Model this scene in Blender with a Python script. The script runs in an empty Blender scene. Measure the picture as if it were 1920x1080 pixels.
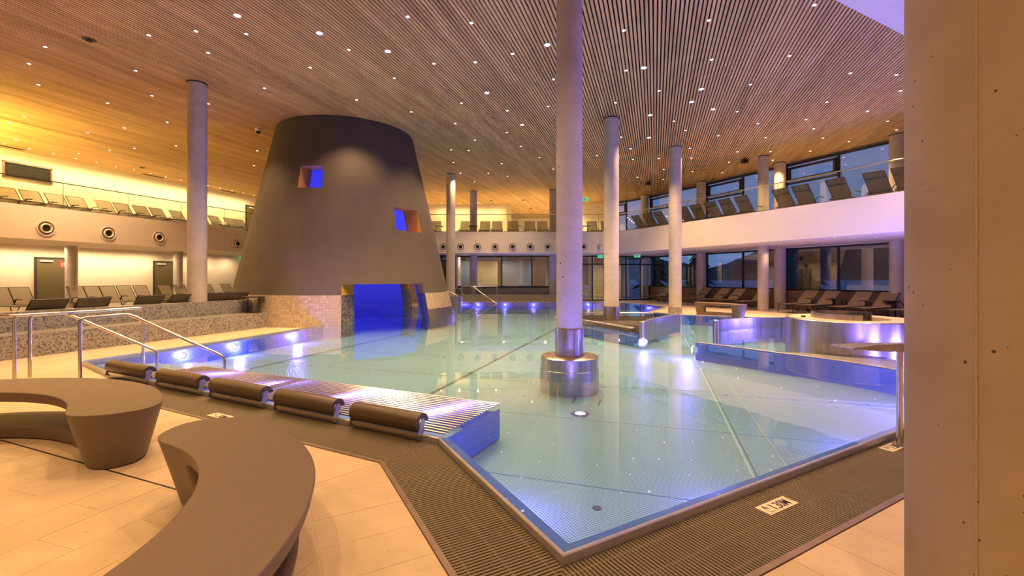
import bpy, bmesh, math, random
from mathutils import Vector, Matrix
from mathutils.geometry import tessellate_polygon
random.seed(7)
SC = bpy.context.scene
COL = SC.collection
# ------------------------------------------------------------------ camera, world, exposure
F, EYE, HZ = 850.0, 1.36, 520.0            # focal length (px of 1920), eye height (m), horizon row
cam_d = bpy.data.cameras.new('camera'); cam = bpy.data.objects.new('camera', cam_d); COL.objects.link(cam)
cam_d.sensor_width = 36; cam_d.lens = F / 1920 * 36; cam_d.shift_y = -(540 - HZ) / 1920
cam_d.clip_end = 3000; cam_d.clip_start = .02
cam.location = (0, 0, EYE); cam.rotation_euler = (math.pi / 2, 0, 0)
SC.camera = cam
SC.view_settings.view_transform = 'Standard'; SC.view_settings.look = 'None'
SC.view_settings.gamma = 1; SC.view_settings.use_curve_mapping = False
SC.view_settings.exposure = 0.2
SC.cycles.max_bounces = 6; SC.cycles.diffuse_bounces = 3; SC.cycles.glossy_bounces = 3; SC.cycles.adaptive_threshold = .06
SC.cycles.transparent_max_bounces = 16; SC.cycles.sample_clamp_indirect = 4
SC.cycles.use_denoising = True; SC.cycles.caustics_reflective = False; SC.cycles.caustics_refractive = False
try: SC.cycles.use_light_tree = True
except Exception: pass
W = bpy.data.worlds.new('dusk_sky'); SC.world = W; W.use_nodes = True
nt = W.node_tree; bg = nt.nodes['Background']
tc = nt.nodes.new('ShaderNodeTexCoord'); sx = nt.nodes.new('ShaderNodeSeparateXYZ'); cr = nt.nodes.new('ShaderNodeValToRGB')
nt.links.new(tc.outputs['Generated'], sx.inputs[0]); nt.links.new(sx.outputs['Z'], cr.inputs[0]); nt.links.new(cr.outputs[0], bg.inputs[0])
cr.color_ramp.elements[0].position = 0.0; cr.color_ramp.elements[0].color = (.10, .17, .34, 1)
cr.color_ramp.elements[1].position = .7; cr.color_ramp.elements[1].color = (.03, .07, .20, 1)
bg.inputs[1].default_value = 1.7
WARM = (1.0, .59, .27); GOLD = (1.0, .70, .30); VIOLET = (.26, .16, 1.0); BLUE = (.05, .05, 1.0)
P_DOWN, P_WASH, P_SOFFIT, P_POOL, P_FLOORUP = 420, 85, 55, 36, 200

# ------------------------------------------------------------------ helpers
def G(px, py, z=0.0):
    """point of height z seen at photo pixel"""
    y = F * (EYE - z) / (py - HZ)
    return Vector(((px - 960) / F * y, y, z))
def D(px, py, y):
    """point of depth y seen at photo pixel"""
    return Vector(((px - 960) / F * y, y, EYE - (py - HZ) / F * y))
def on_line(p, d, px):
    """where the ground line p + t d crosses the vertical sight plane of column px"""
    k = (px - 960) / F
    t = (k * p[1] - p[0]) / (d[0] - k * d[1])
    return Vector((p[0] + d[0] * t, p[1] + d[1] * t, 0))
def V2(a): return Vector((a[0], a[1]))
class MB:
    def __init__(s): s.v = []; s.f = []; s.uv = []
    def add(s, vs, fs, uv=None):
        o = len(s.v); s.v += [tuple(x) for x in vs]; s.f += [tuple(i + o for i in f) for f in fs]
        s.uv += uv if uv else [(0, 0)] * len(vs)
        return s
    def box(s, c, size, rz=0.0, m=None):
        hx, hy, hz = [x / 2 for x in size]
        vs = [Vector((x, y, z)) for x in (-hx, hx) for y in (-hy, hy) for z in (-hz, hz)]
        R = m if m else Matrix.Rotation(rz, 3, 'Z')
        return s.add([R @ v + Vector(c) for v in vs], [(0,1,3,2),(4,6,7,5),(0,4,5,1),(2,3,7,6),(0,2,6,4),(1,5,7,3)])
    def beam(s, a, b, w, h):
        """box from a to b, horizontal width w, height h centred on the axis"""
        a, b = Vector(a), Vector(b); d = (b - a); L = d.length; d.normalize()
        up = Vector((0, 0, 1)) if abs(d.z) < .95 else Vector((1, 0, 0))
        sd = d.cross(up).normalized(); up = sd.cross(d)
        m = Matrix((d, sd, up)).transposed()
        return s.box((a + b) / 2, (L, w, h), m=m)
    def prism(s, poly, z0, z1):
        n = len(poly)
        tri = tessellate_polygon([[Vector((p[0], p[1], 0)) for p in poly]])
        vs = [(p[0], p[1], z0) for p in poly] + [(p[0], p[1], z1) for p in poly]
        fs = [tuple(t) for t in tri] + [tuple(i + n for i in t) for t in tri]
        fs += [(i, (i + 1) % n, (i + 1) % n + n, i + n) for i in range(n)]
        return s.add(vs, fs)
    def tube(s, pts, r, seg=8, close=False, radii=None):
        pts = [Vector(p) for p in pts]; n = len(pts); rings = []
        prev = None
        for i, p in enumerate(pts):
            a = pts[i - 1] if (i > 0 or close) else p
            b = pts[(i + 1) % n] if (i < n - 1 or close) else p
            t = (b - a).normalized()
            ref = Vector((0, 0, 1)) if abs(t.z) < .9 else Vector((1, 0, 0))
            if prev is not None and abs(prev.dot(t)) < .95: ref = prev
            x = ref - t * ref.dot(t); x.normalize(); prev = x
            y = t.cross(x)
            rr = radii[i] if radii else r
            rings.append([p + (x * math.cos(k * 2 * math.pi / seg) + y * math.sin(k * 2 * math.pi / seg)) * rr for k in range(seg)])
        vs = [v for R in rings for v in R]; fs = []
        for i in range(n if close else n - 1):
            j = (i + 1) % n
            for k in range(seg):
                l = (k + 1) % seg
                fs.append((i * seg + k, i * seg + l, j * seg + l, j * seg + k))
        if not close:
            fs.append(tuple(range(seg))[::-1]); fs.append(tuple((n - 1) * seg + k for k in range(seg)))
        return s.add(vs, fs)
    def lathe(s, c, prof, seg=32, axis=None):
        """prof: (r, h) list, revolved about axis at c"""
        ax = Vector(axis or (0, 0, 1)).normalized()
        ref = Vector((0, 0, 1)) if abs(ax.z) < .9 else Vector((1, 0, 0))
        x = (ref - ax * ref.dot(ax)).normalized(); y = ax.cross(x); c = Vector(c); vs = []; fs = []
        for r, h in prof:
            for k in range(seg):
                a = 2 * math.pi * k / seg
                vs.append(c + ax * h + (x * math.cos(a) + y * math.sin(a)) * r)
        for i in range(len(prof) - 1):
            for k in range(seg):
                l = (k + 1) % seg
                fs.append((i * seg + k, i * seg + l, (i + 1) * seg + l, (i + 1) * seg + k))
        if prof[0][0] > 1e-4: fs.append(tuple(range(seg))[::-1])
        if prof[-1][0] > 1e-4: fs.append(tuple((len(prof) - 1) * seg + k for k in range(seg)))
        return s.add(vs, fs)
    def mesh(s, name, mat, smooth=False, recalc=True):
        me = bpy.data.meshes.new(name); me.from_pydata(s.v, [], s.f); me.update()
        if recalc:
            bm = bmesh.new(); bm.from_mesh(me); bmesh.ops.recalc_face_normals(bm, faces=bm.faces); bm.to_mesh(me); bm.free()
        if any(u != (0, 0) for u in s.uv):
            l = me.uv_layers.new(name='uv')
            for lp in me.loops: l.data[lp.index].uv = s.uv[lp.vertex_index]
        me.materials.append(mat)
        if smooth:
            for p in me.polygons: p.use_smooth = True
            try: me.set_sharp_from_angle(angle=math.radians(40))
            except Exception: pass
        return me
    def build(s, name, mat, parent=None, smooth=False, recalc=True):
        return link(name, s.mesh(name, mat, smooth, recalc), parent)
def link(name, data, parent=None):
    o = bpy.data.objects.new(name, data); COL.objects.link(o)
    if parent: o.parent = parent
    return o
def tag(o, label, cat=None, group=None, kind=None):
    if label: o['label'] = label
    if cat: o['category'] = cat
    if group: o['group'] = group
    if kind: o['kind'] = kind
    return o
def empty(name, loc=(0, 0, 0), rz=0.0):
    o = bpy.data.objects.new(name, None); COL.objects.link(o); o.location = loc; o.rotation_euler = (0, 0, rz)
    o.empty_display_size = .1
    return o
def struct(o, label, cat): return tag(o, label, cat, kind='structure')
KIDS = {}
def copy_tree(o, parent=None):
    c = o.copy(); COL.objects.link(c); c.parent = parent
    for ch in list(o.children): copy_tree(ch, c)
    return c
ORD = ['first','second','third','fourth','fifth','sixth','seventh','eighth','ninth','tenth','eleventh','twelfth','thirteenth','fourteenth','fifteenth','sixteenth','seventeenth','eighteenth','nineteenth','twentieth']

# ------------------------------------------------------------------ materials
def nodes(name):
    m = bpy.data.materials.new(name); m.use_nodes = True; t = m.node_tree
    return m, t, t.nodes['Principled BSDF'], t.nodes['Material Output']
def N(t, typ, **kw):
    n = t.nodes.new(typ)
    for k, v in kw.items():
        if k in n.inputs: n.inputs[k].default_value = v
        else: setattr(n, k, v)
    return n
def ramp(t, fac, stops):
    r = t.nodes.new('ShaderNodeValToRGB'); t.links.new(fac, r.inputs[0]); e = r.color_ramp.elements
    while len(e) < len(stops): e.new(.5)
    for i, (p, c) in enumerate(stops):
        e[i].position = p; e[i].color = (*c, 1) if len(c) == 3 else c
    return r.outputs[0]
def math_(t, op, a, b=None, c=None):
    n = t.nodes.new('ShaderNodeMath'); n.operation = op
    for i, x in enumerate((a, b, c)):
        if x is None: continue
        if hasattr(x, 'is_linked') or hasattr(x, 'links'): t.links.new(x, n.inputs[i])
        else: n.inputs[i].default_value = x
    return n.outputs[0]
def mixc(t, fac, a, b, mode='MIX'):
    n = t.nodes.new('ShaderNodeMix'); n.data_type = 'RGBA'; n.blend_type = mode
    for i, x in ((0, fac), (6, a), (7, b)):
        if hasattr(x, 'links'): t.links.new(x, n.inputs[i])
        else: n.inputs[i].default_value = x if i == 0 else (*x, 1)
    return n.outputs[2]
def coords(t, kind='Object', scale=(1, 1, 1), rz=0.0):
    if kind == 'World': src = t.nodes.new('ShaderNodeNewGeometry').outputs['Position']
    else: src = t.nodes.new('ShaderNodeTexCoord').outputs[kind]
    mp = t.nodes.new('ShaderNodeMapping'); mp.inputs['Scale'].default_value = scale; mp.inputs['Rotation'].default_value = (0, 0, rz)
    t.links.new(src, mp.inputs[0]); return mp.outputs[0]
def noise(t, vec, scale, detail=4, rough=.55):
    n = N(t, 'ShaderNodeTexNoise', Scale=scale, Detail=detail, Roughness=rough); t.links.new(vec, n.inputs['Vector']); return n.outputs['Fac']
def bumpit(t, b, h, strength=.3, dist=.01):
    n = N(t, 'ShaderNodeBump', Strength=strength, Distance=dist); t.links.new(h, n.inputs['Height']); t.links.new(n.outputs[0], b.inputs['Normal'])
def plain(name, c1, c2=None, scale=6, stretch=(1, 1, 1), rough=.5, metal=0, bump=0, coord='Object', rz=0, dist=.005, rough2=None):
    m, t, b, o = nodes(name); c2 = c2 or tuple(x * .8 for x in c1)
    f = noise(t, coords(t, coord, stretch, rz), scale)
    t.links.new(ramp(t, f, [(.3, c2), (.7, c1)]), b.inputs['Base Color'])
    b.inputs['Roughness'].default_value = rough; b.inputs['Metallic'].default_value = metal
    if rough2 is not None:
        mr = N(t, 'ShaderNodeMapRange'); t.links.new(f, mr.inputs[0]); mr.inputs[3].default_value = rough; mr.inputs[4].default_value = rough2; t.links.new(mr.outputs[0], b.inputs['Roughness'])
    if bump: bumpit(t, b, f, bump, dist)
    return m
M = {}
M['plaster'] = plain('cream_plaster', (.84, .74, .60), (.80, .70, .56), 3, rough=.8, bump=.05)
M['fascia'] = plain('white_fascia', (.74, .70, .66), (.71, .67, .63), 2, rough=.7)
M['steel'] = plain('stainless_steel', (.62, .59, .56), (.5, .48, .46), 5, (1, 1, .2), rough=.22, metal=1, rough2=.34)
M['brushed'] = plain('brushed_steel', (.50, .46, .43), (.38, .35, .33), 6, (3, 3, .15), rough=.2, metal=1, rough2=.4)
M['tubesteel'] = plain('rail_steel', (.66, .62, .58), (.6, .56, .52), 4, rough=.25, metal=1)
M['rim'] = plain('rim_steel', (.60, .60, .66), (.52, .52, .58), 4, rough=.30, metal=.75, rough2=.38)
M['frame'] = plain('dark_frame_metal', (.030, .025, .022), (.022, .019, .017), 4, rough=.4)
M['tower'] = plain('dark_render', (.085, .068, .056), (.068, .055, .046), 2.2, (1, 1, .5), rough=.75, bump=.15, dist=.02)
M['ochre'] = plain('ochre_paint', (.55, .30, .03), (.5, .26, .025), 3, rough=.6)
M['towerin'] = plain('white_paint', (.55, .55, .62), (.5, .5, .57), 3, rough=.7)
M['bench'] = plain('taupe_plastic', (.150, .108, .076), (.138, .099, .070), 60, rough=.5, bump=.04, dist=.001)
M['foam'] = plain('brown_vinyl', (.085, .056, .034), (.072, .047, .028), 9, rough=.42, bump=.05)
M['grate'] = plain('olive_grating', (.170, .135, .085), (.14, .11, .07), 30, rough=.55)
M['dark'] = plain('black_void', (.012, .010, .009), (.010, .008, .008), 5, rough=.8)
M['darkmetal'] = plain('black_metal', (.035, .028, .022), (.03, .024, .02), 5, rough=.45)
M['trim'] = plain('bronze_trim', (.34, .26, .22), (.28, .21, .18), 8, rough=.35, metal=.7)
M['bronze'] = plain('dark_bronze', (.17, .12, .09), (.12, .085, .065), 6, rough=.3, metal=.4)
M['white'] = plain('white_plastic', (.78, .76, .72), (.74, .72, .68), 5, rough=.45)
M['door'] = plain('olive_door', (.135, .105, .050), (.125, .097, .046), 3, rough=.5)
M['wallwood'] = plain('sill_panel', (.20, .13, .085), (.15, .10, .065), 5, (1, 1, 8), rough=.6)
M['snow'] = plain('snow', (.30, .36, .48), (.22, .27, .38), .4, rough=.9, coord='World')
M['hill'] = plain('forest_hill', (.020, .022, .032), (.010, .012, .018), .04, rough=.95, coord='World')
M['needle'] = plain('conifer', (.022, .034, .026), (.012, .020, .016), 4, rough=.9)
M['bark'] = plain('bark', (.05, .035, .025), None, 6, rough=.9)
M['red'] = plain('red_sign', (.6, .03, .02), (.55, .03, .02), 5, rough=.5)
M['ink'] = plain('ink', (.02, .015, .012), None, 5, rough=.6)
M['bluewall'] = plain('blue_grey_panel', (.16, .24, .32), (.14, .21, .29), 2, rough=.6)
M['yellowwall'] = plain('straw_panel', (.62, .52, .26), (.58, .48, .24), 2, rough=.6)
def glow(name, col, s):
    m = bpy.data.materials.new(name); m.use_nodes = True; t = m.node_tree
    e = t.nodes.new('ShaderNodeEmission'); e.inputs[0].default_value = (*col, 1); e.inputs[1].default_value = s
    t.links.new(e.outputs[0], t.nodes['Material Output'].inputs[0]); return m
M['lamp'] = glow('lamp_lens', (1, .82, .58), 9); M['lamp'].cycles.emission_sampling = 'NONE'   # the beams carry the light
M['poollamp'] = glow('pool_lens', (.66, .6, 1), 10); M['poollamp'].cycles.emission_sampling = 'NONE'
M['exit'] = glow('exit_green', (.10, .75, .40), .8)
def clear(name, tint, refl_rough, ior, extra=0.0, bump=0.0):
    m, t, b, o = nodes(name); t.nodes.remove(b)
    tr = N(t, 'ShaderNodeBsdfTransparent'); tr.inputs[0].default_value = (*tint, 1)
    gl = N(t, 'ShaderNodeBsdfGlossy'); gl.inputs['Roughness'].default_value = refl_rough; gl.inputs[0].default_value = (1, 1, 1, 1)
    ge = t.nodes.new('ShaderNodeNewGeometry'); dp = N(t, 'ShaderNodeVectorMath', operation='DOT_PRODUCT'); mx = t.nodes.new('ShaderNodeMixShader')
    t.links.new(ge.outputs['Incoming'], dp.inputs[0]); t.links.new(ge.outputs['Normal'], dp.inputs[1])
    f0 = ((ior - 1) / (ior + 1)) ** 2
    om = math_(t, 'SUBTRACT', 1.0, math_(t, 'ABSOLUTE', dp.outputs['Value'])); fres = math_(t, 'MULTIPLY_ADD', math_(t, 'POWER', om, 5.0), 1 - f0, f0)
    if bump:
        n = N(t, 'ShaderNodeBump', Strength=bump, Distance=.02)
        t.links.new(noise(t, coords(t, 'World'), 2.2, 2), n.inputs['Height'])
        t.links.new(n.outputs[0], gl.inputs['Normal'])
    f = math_(t, 'ADD', fres, extra)
    t.links.new(f, mx.inputs[0]); t.links.new(tr.outputs[0], mx.inputs[1]); t.links.new(gl.outputs[0], mx.inputs[2]); t.links.new(mx.outputs[0], o.inputs[0])
    return m
M['water'] = clear('pool_water', (.76, .92, 1.0), .015, 1.33, 0, .04)
M['glass'] = clear('window_glass', (.85, .87, .90), .0, 1.6, .10)
M['railglass'] = clear('rail_glass', (.93, .95, .93), .0, 1.25, 0.0)
def m_mesh(name, c1, c2, tr_):
    m, t, b, o = nodes(name)
    f = noise(t, coords(t, 'Object', (1, 1, 1)), 160, 1)
    t.links.new(ramp(t, f, [(.35, c1), (.65, c2)]), b.inputs['Base Color']); b.inputs['Roughness'].default_value = .7
    tr = N(t, 'ShaderNodeBsdfTransparent'); mx = t.nodes.new('ShaderNodeMixShader'); mx.inputs[0].default_value = tr_
    t.links.new(b.outputs[0], mx.inputs[1]); t.links.new(tr.outputs[0], mx.inputs[2]); t.links.new(mx.outputs[0], o.inputs[0])
    return m
M['sling'] = m_mesh('sling_mesh', (.34, .265, .17), (.46, .37, .25), .45); M['slingdim'] = m_mesh('dim_sling_mesh', (.24, .175, .10), (.33, .25, .15), .2); M['slingshaded'] = m_mesh('shaded_sling_mesh', (.12, .09, .055), (.18, .14, .09), .25)  # one sling fabric; the two darker copies have shade put into their colour
def m_wood():
    m, t, b, o = nodes('larch_slats')
    v = coords(t, 'World', (1, 1, 1), -math.pi / 2)
    mp = t.nodes.new('ShaderNodeMapping'); mp.inputs['Scale'].default_value = (.7, 13.3, 6); t.links.new(v, mp.inputs[0])
    f = noise(t, mp.outputs[0], 1.0, 5); 
    mp2 = t.nodes.new('ShaderNodeMapping'); mp2.inputs['Scale'].default_value = (.25, 3.0, 1); t.links.new(v, mp2.inputs[0])
    f2 = noise(t, mp2.outputs[0], 1.0, 2)
    c = ramp(t, f, [(.25, (.48, .285, .115)), (.5, (.68, .435, .19)), (.75, (.80, .565, .28))])
    c2 = ramp(t, f2, [(.35, (.74, .71, .68)), (.65, (1, 1, 1))])
    t.links.new(mixc(t, 1.0, c, c2, 'MULTIPLY'), b.inputs['Base Color']); b.inputs['Roughness'].default_value = .6
    return m
M['wood'] = m_wood()
def m_concrete(name, c1, c2, pits=14, band=True):
    m, t, b, o = nodes(name); v = coords(t, 'Object')
    f = noise(t, v, 2.5, 6); c = ramp(t, f, [(.3, c2), (.7, c1)])
    if band:
        w = coords(t, 'Object', (.3, .3, 3)); fb = noise(t, w, 1.5, 3)
        c = mixc(t, .25, c, ramp(t, fb, [(.35, tuple(x * .8 for x in c2)), (.6, c1)]))
    vo = N(t, 'ShaderNodeTexVoronoi', Scale=pits); t.links.new(v, vo.inputs['Vector'])
    wn = noise(t, v, 5.0, 2)
    pit = math_(t, 'LESS_THAN', vo.outputs['Distance'], math_(t, 'MULTIPLY', math_(t, 'SUBTRACT', wn, .49), .9))
    c = mixc(t, pit, c, tuple(x * .25 for x in c2)); t.links.new(c, b.inputs['Base Color']); b.inputs['Roughness'].default_value = .75
    bumpit(t, b, math_(t, 'SUBTRACT', f, pit), .2, .01)
    return m
M['concrete'] = m_concrete('column_concrete', (.52, .48, .44), (.42, .385, .35), 9)
M['concrete2'] = m_concrete('warm_concrete', (.40, .325, .22), (.315, .25, .165), 24, False)
def m_stone():
    m, t, b, o = nodes('limestone_tile')
    oi = t.nodes.new('ShaderNodeObjectInfo'); v = coords(t, 'World')
    f = noise(t, v, 3.0, 8, .62); f2 = noise(t, coords(t, 'World', (10, 26, 10), -.3), 2.2, 3)
    c = ramp(t, f, [(.3, (.50, .38, .235)), (.7, (.62, .485, .31))])
    c = mixc(t, math_(t, 'LESS_THAN', f2, .32), c, (.40, .30, .19))
    k = math_(t, 'MULTIPLY_ADD', oi.outputs['Random'], .06, .94)
    t.links.new(mixc(t, 1.0, c, ramp(t, k, [(0, (0, 0, 0)), (1, (1, 1, 1))]), 'MULTIPLY'), b.inputs['Base Color'])
    b.inputs['Roughness'].default_value = .45; bumpit(t, b, f2, .08, .004); return m
M['stone'] = m_stone()
M['grout'] = plain('grout', (.50, .40, .27), (.46, .37, .25), 20, rough=.8)
M['deck'] = plain('limestone_deck', (.60, .485, .34), (.50, .40, .275), 1.6, (1, 1, 1), rough=.45, coord='World')
def m_mosaic(name, cell, cols, uv=False, gr=(.30, .26, .20)):
    m, t, b, o = nodes(name)
    v = t.nodes.new('ShaderNodeTexCoord').outputs['UV' if uv else 'Object']
    a = N(t, 'ShaderNodeVectorMath', operation='MULTIPLY_ADD'); t.links.new(v, a.inputs[0]); a.inputs[1].default_value = (1 / cell,) * 3; a.inputs[2].default_value = (.37, .41, .43)
    fl = N(t, 'ShaderNodeVectorMath', operation='FLOOR'); t.links.new(a.outputs[0], fl.inputs[0])
    fr = N(t, 'ShaderNodeVectorMath', operation='FRACTION'); t.links.new(a.outputs[0], fr.inputs[0])
    wn = t.nodes.new('ShaderNodeTexWhiteNoise'); t.links.new(fl.outputs[0], wn.inputs[0])
    c = ramp(t, wn.outputs['Value'], cols)
    s = N(t, 'ShaderNodeSeparateXYZ'); t.links.new(fr.outputs[0], s.inputs[0])
    e = None
    for k in ((0, 1) if uv else (0, 2)):
        x = math_(t, 'LESS_THAN', s.outputs[k], .10); e = x if e is None else math_(t, 'MAXIMUM', e, x)
    t.links.new(mixc(t, e, c, gr), b.inputs['Base Color']); b.inputs['Roughness'].default_value = .3
    bumpit(t, b, math_(t, 'SUBTRACT', 1.0, e), .3, .002); return m
M['mosaic'] = m_mosaic('grey_mosaic', .026, [(0, (.07, .068, .07)), (.25, (.20, .19, .175)), (.5, (.29, .28, .26)), (.8, (.36, .36, .34)), (1, (.19, .22, .26))], False, (.24, .22, .19))
M['mosaiccream'] = m_mosaic('cream_mosaic', .075, [(0, (.30, .245, .185)), (.5, (.36, .30, .23)), (1, (.43, .36, .28))], True, (.26, .21, .16))
M['mosaicdark'] = m_mosaic('slate_mosaic', .05, [(0, (.05, .05, .06)), (.5, (.12, .12, .13)), (1, (.24, .24, .25))], True, (.08, .08, .08))
def m_poolfloor(name, light, dark, rz, tile=.024):
    m, t, b, o = nodes(name); v = coords(t, 'World', (1, 1, 1), rz)
    s = N(t, 'ShaderNodeSeparateXYZ'); t.links.new(v, s.inputs[0])
    sx = math_(t, 'SINE', math_(t, 'MULTIPLY', s.outputs[0], 2 * math.pi / tile)); sy = math_(t, 'SINE', math_(t, 'MULTIPLY', s.outputs[1], 2 * math.pi / tile / 1.0))
    h = math_(t, 'MULTIPLY_ADD', math_(t, 'MULTIPLY', sx, sy), .5, .5)
    big = noise(t, coords(t, 'World'), .45, 3)
    cl = mixc(t, big, light, tuple(x * .86 for x in light))
    hh = math_(t, 'SMOOTH_MIN', math_(t, 'MULTIPLY', h, 1.6), 1.0, .2)
    t.links.new(mixc(t, hh, dark, cl), b.inputs['Base Color'])
    b.inputs['Roughness'].default_value = .35; b.inputs['Metallic'].default_value = .15
    bumpit(t, b, h, .5, .006); return m
U = Vector((.3007, .9537, 0)); Vv = Vector((.9537, -.3007, 0)); AU = math.atan2(U.y, U.x)
M['poolfloor'] = m_poolfloor('embossed_steel', (.39, .57, .61), (.02, .05, .09), 0, .03)
M['poolwall'] = plain('pool_wall_blue_glow', (.13, .22, .62), (.11, .19, .56), 2, rough=.3, metal=.25)  # steel whose blue underwater glow is put into the base colour
M['seam'] = plain('slot_channel', (.10, .10, .11), (.08, .08, .09), 6, rough=.5)
M['seamlight'] = plain('weld_seam', (.62, .74, .76), (.55, .68, .70), 6, rough=.3, metal=.3)
M['pinktile'] = plain('basin_floor', (.62, .46, .36), (.54, .40, .31), 14, rough=.5, bump=.1)

# ------------------------------------------------------------------ layout of the hall (metres)
CEIL, GAL, SOF, GALF = 6.30, 3.80, 2.65, 3.60
uL = Vector((.3007, .9537, 0))                      # left wall direction
FL = Vector((-16.0, 15.8, 0)); WL = Vector((-19.0, 18.8, 0))   # left gallery edge, left wall
FLc = FL + uL * ((24.1 - FL.y) / uL.y)              # corner with the back gallery
WLc = WL + uL * ((31.0 - WL.y) / uL.y)
dR = Vector((-.4226, .9063, 0))                     # right wall direction (receding)
FR = Vector((10.98, 12.7, 0)); WR = Vector((13.75, 15.9, 0))
FRc = FR + dR * ((24.1 - FR.y) / dR.y + .4)
nR = Vector((-.9063, -.4226, 0))                    # from windows to pool
WRf = WR + dR * ((29.5 - WR.y) / dR.y); WRn = WR - dR * 6.5
A_ = G(1056, 1042, .055); A_.z = 0
eR = Vector((.87, .493, 0)).normalized(); B_ = G(820, 822, .05); B_.z = 0
eL = (B_ - A_).normalized()
C_ = Vector((-5.59, 6.25, 0))
pool = [A_, A_ + eR * 9.0, Vector((10.3, 8.6, 0)), Vector((10.4, 12.2, 0)), Vector((9.1, 14.27, 0)), Vector((7.02, 15.6, 0)), Vector((5.97, 16.06, 0)),
        Vector((5.17, 17.25, 0)), Vector((6.8, 20.07, 0)), Vector((6.3, 23.0, 0)), Vector((4.6, 24.2, 0)), Vector((-2.3, 24.3, 0)), Vector((-4.2, 21.0, 0)),
        Vector((-7.0, 17.6, 0)), Vector((-6.6, 14.6, 0)), Vector((-5.05, 13.1, 0)), Vector((-5.9, 9.7, 0)), Vector((-6.73, 7.09, 0)), C_, B_]
ZW, ZF = .045, -.30                                   # water level, pool floor (as seen through the water)
def offset_poly(poly, d):
    n = len(poly); out = []
    for i in range(n):
        a, b, c = poly[i - 1], poly[i], poly[(i + 1) % n]
        d1 = (b - a).normalized(); d2 = (c - b).normalized()
        n1 = Vector((-d1.y, d1.x, 0)); n2 = Vector((-d2.y, d2.x, 0))
        k = n1 + n2; k = k / max(.35, k.dot(n1)) if k.length > 1e-6 else n1
        out.append(b + k * d)
    return out
# counter-clockwise -> positive offset is inwards

# floor slab with the pool cut out of it
outer = [Vector((-24, -6, 0)), Vector((16.5, -6, 0)), WRn, WRf + dR * 9.0, Vector((3.0, 40, 0)), Vector((-24, 40, 0))]
def holed(outer_, hole, z0, z1):
    vs = [Vector((p.x, p.y, 0)) for p in outer_] + [Vector((p.x, p.y, 0)) for p in hole]
    tri = tessellate_polygon([[Vector((p.x, p.y, 0)) for p in outer_], [Vector((p.x, p.y, 0)) for p in hole]])
    n = len(vs); no = len(outer_); nh = len(hole)
    m = MB(); fs = [tuple(t) for t in tri] + [tuple(i + n for i in t) for t in tri]
    fs += [(i, (i + 1) % no, (i + 1) % no + n, i + n) for i in range(no)]
    fs += [(no + i, no + (i + 1) % nh, no + (i + 1) % nh + n, no + i + n) for i in range(nh)]
    return m.add([(v.x, v.y, z0) for v in vs] + [(v.x, v.y, z1) for v in vs], fs)
floor = struct(holed(outer, pool, -.45, -.008).build('floor', M['deck']), 'cream limestone floor slab around the pool', 'floor')

# ------------------------------------------------------------------ tiles on the foreground deck
def clip(poly, p, n):
    out = []
    for i in range(len(poly)):
        a, b = poly[i], poly[(i + 1) % len(poly)]; da, db = (a - p).dot(n), (b - p).dot(n)
        if da >= 0: out.append(a)
        if da * db < 0: out.append(a + (b - a) * (da / (da - db)))
    return out
def tile_zone(conv, org, e1, e2, l1, l2, gap=.0013, stagger=.5, holes=()):
    """tiles l1 x l2 along e1, e2, clipped to the convex zone; each is a child of the floor"""
    c = sum(conv, Vector((0, 0, 0))) / len(conv); cnt = 0
    MB().prism(conv, -.0079, -.0016).build('grout_bed', M['grout'], floor)
    s1 = [(p - org).dot(e1) for p in conv]; s2 = [(p - org).dot(e2) for p in conv]
    for j in range(math.floor(min(s2) / l2), math.ceil(max(s2) / l2)):
        for i in range(math.floor(min(s1) / l1) - 1, math.ceil(max(s1) / l1) + 1):
            o = org + e1 * (i + stagger * (j % 2)) * l1 + e2 * j * l2
            q = [o + e1 * gap + e2 * gap, o + e1 * (l1 - gap) + e2 * gap, o + e1 * (l1 - gap) + e2 * (l2 - gap), o + e1 * gap + e2 * (l2 - gap)]
            for k in range(len(conv)):
                a, b = conv[k], conv[(k + 1) % len(conv)]; d = (b - a).normalized(); nn = Vector((-d.y, d.x, 0))
                if (c - a).dot(nn) < 0: nn = -nn
                q = clip(q, a + nn * gap, nn)
                if len(q) < 3: break
            if len(q) < 3: continue
            ar = abs(sum(q[k].x * q[(k + 1) % len(q)].y - q[(k + 1) % len(q)].x * q[k].y for k in range(len(q)))) / 2
            if ar < .002: continue
            MB().prism(q, -.0075, random.uniform(-.0006, .0004)).build('tile', M['stone'], floor); cnt += 1
    return cnt
GW = .46                                             # gutter width
nL = Vector((-eL.y, eL.x, 0));  nL = nL if nL.x < 0 else -nL      # outwards, away from pool
nRr = Vector((eR.y, -eR.x, 0))
eB = (C_ - B_).normalized(); nB = Vector((eB.y, -eB.x, 0)); nB = nB if nB.y < 0 else -nB
def meet(p, d, q, e):
    den = d.x * e.y - d.y * e.x; t = ((q.x - p.x) * e.y - (q.y - p.y) * e.x) / den; return p + d * t
def ring(w):
    """outer corners of a band of width w along right edge, left edge, headrest edge"""
    r0, l0, b0 = A_ + nRr * w, A_ + nL * w, B_ + nB * w
    return (r0 + eR * 9, meet(r0, eR, l0, eL), meet(l0, eL, b0, eB), b0 + eB * 5.35)
g1 = ring(GW + .035); g2 = ring(GW + .035 + .5)
tile_zone([g1[1], g1[2], g2[2], g2[1]], g1[1], eL, nL, .30, .501, stagger=0)
tile_zone([g1[1], g1[0] - eR * 3.4, g2[0] - eR * 3.4, g2[1]], g1[1], eR, nRr, .30, .501, stagger=0)
tile_zone([g1[2], g1[3], g2[3], g2[2]], g1[2], eB, nB, .30, .501, stagger=0)
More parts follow.
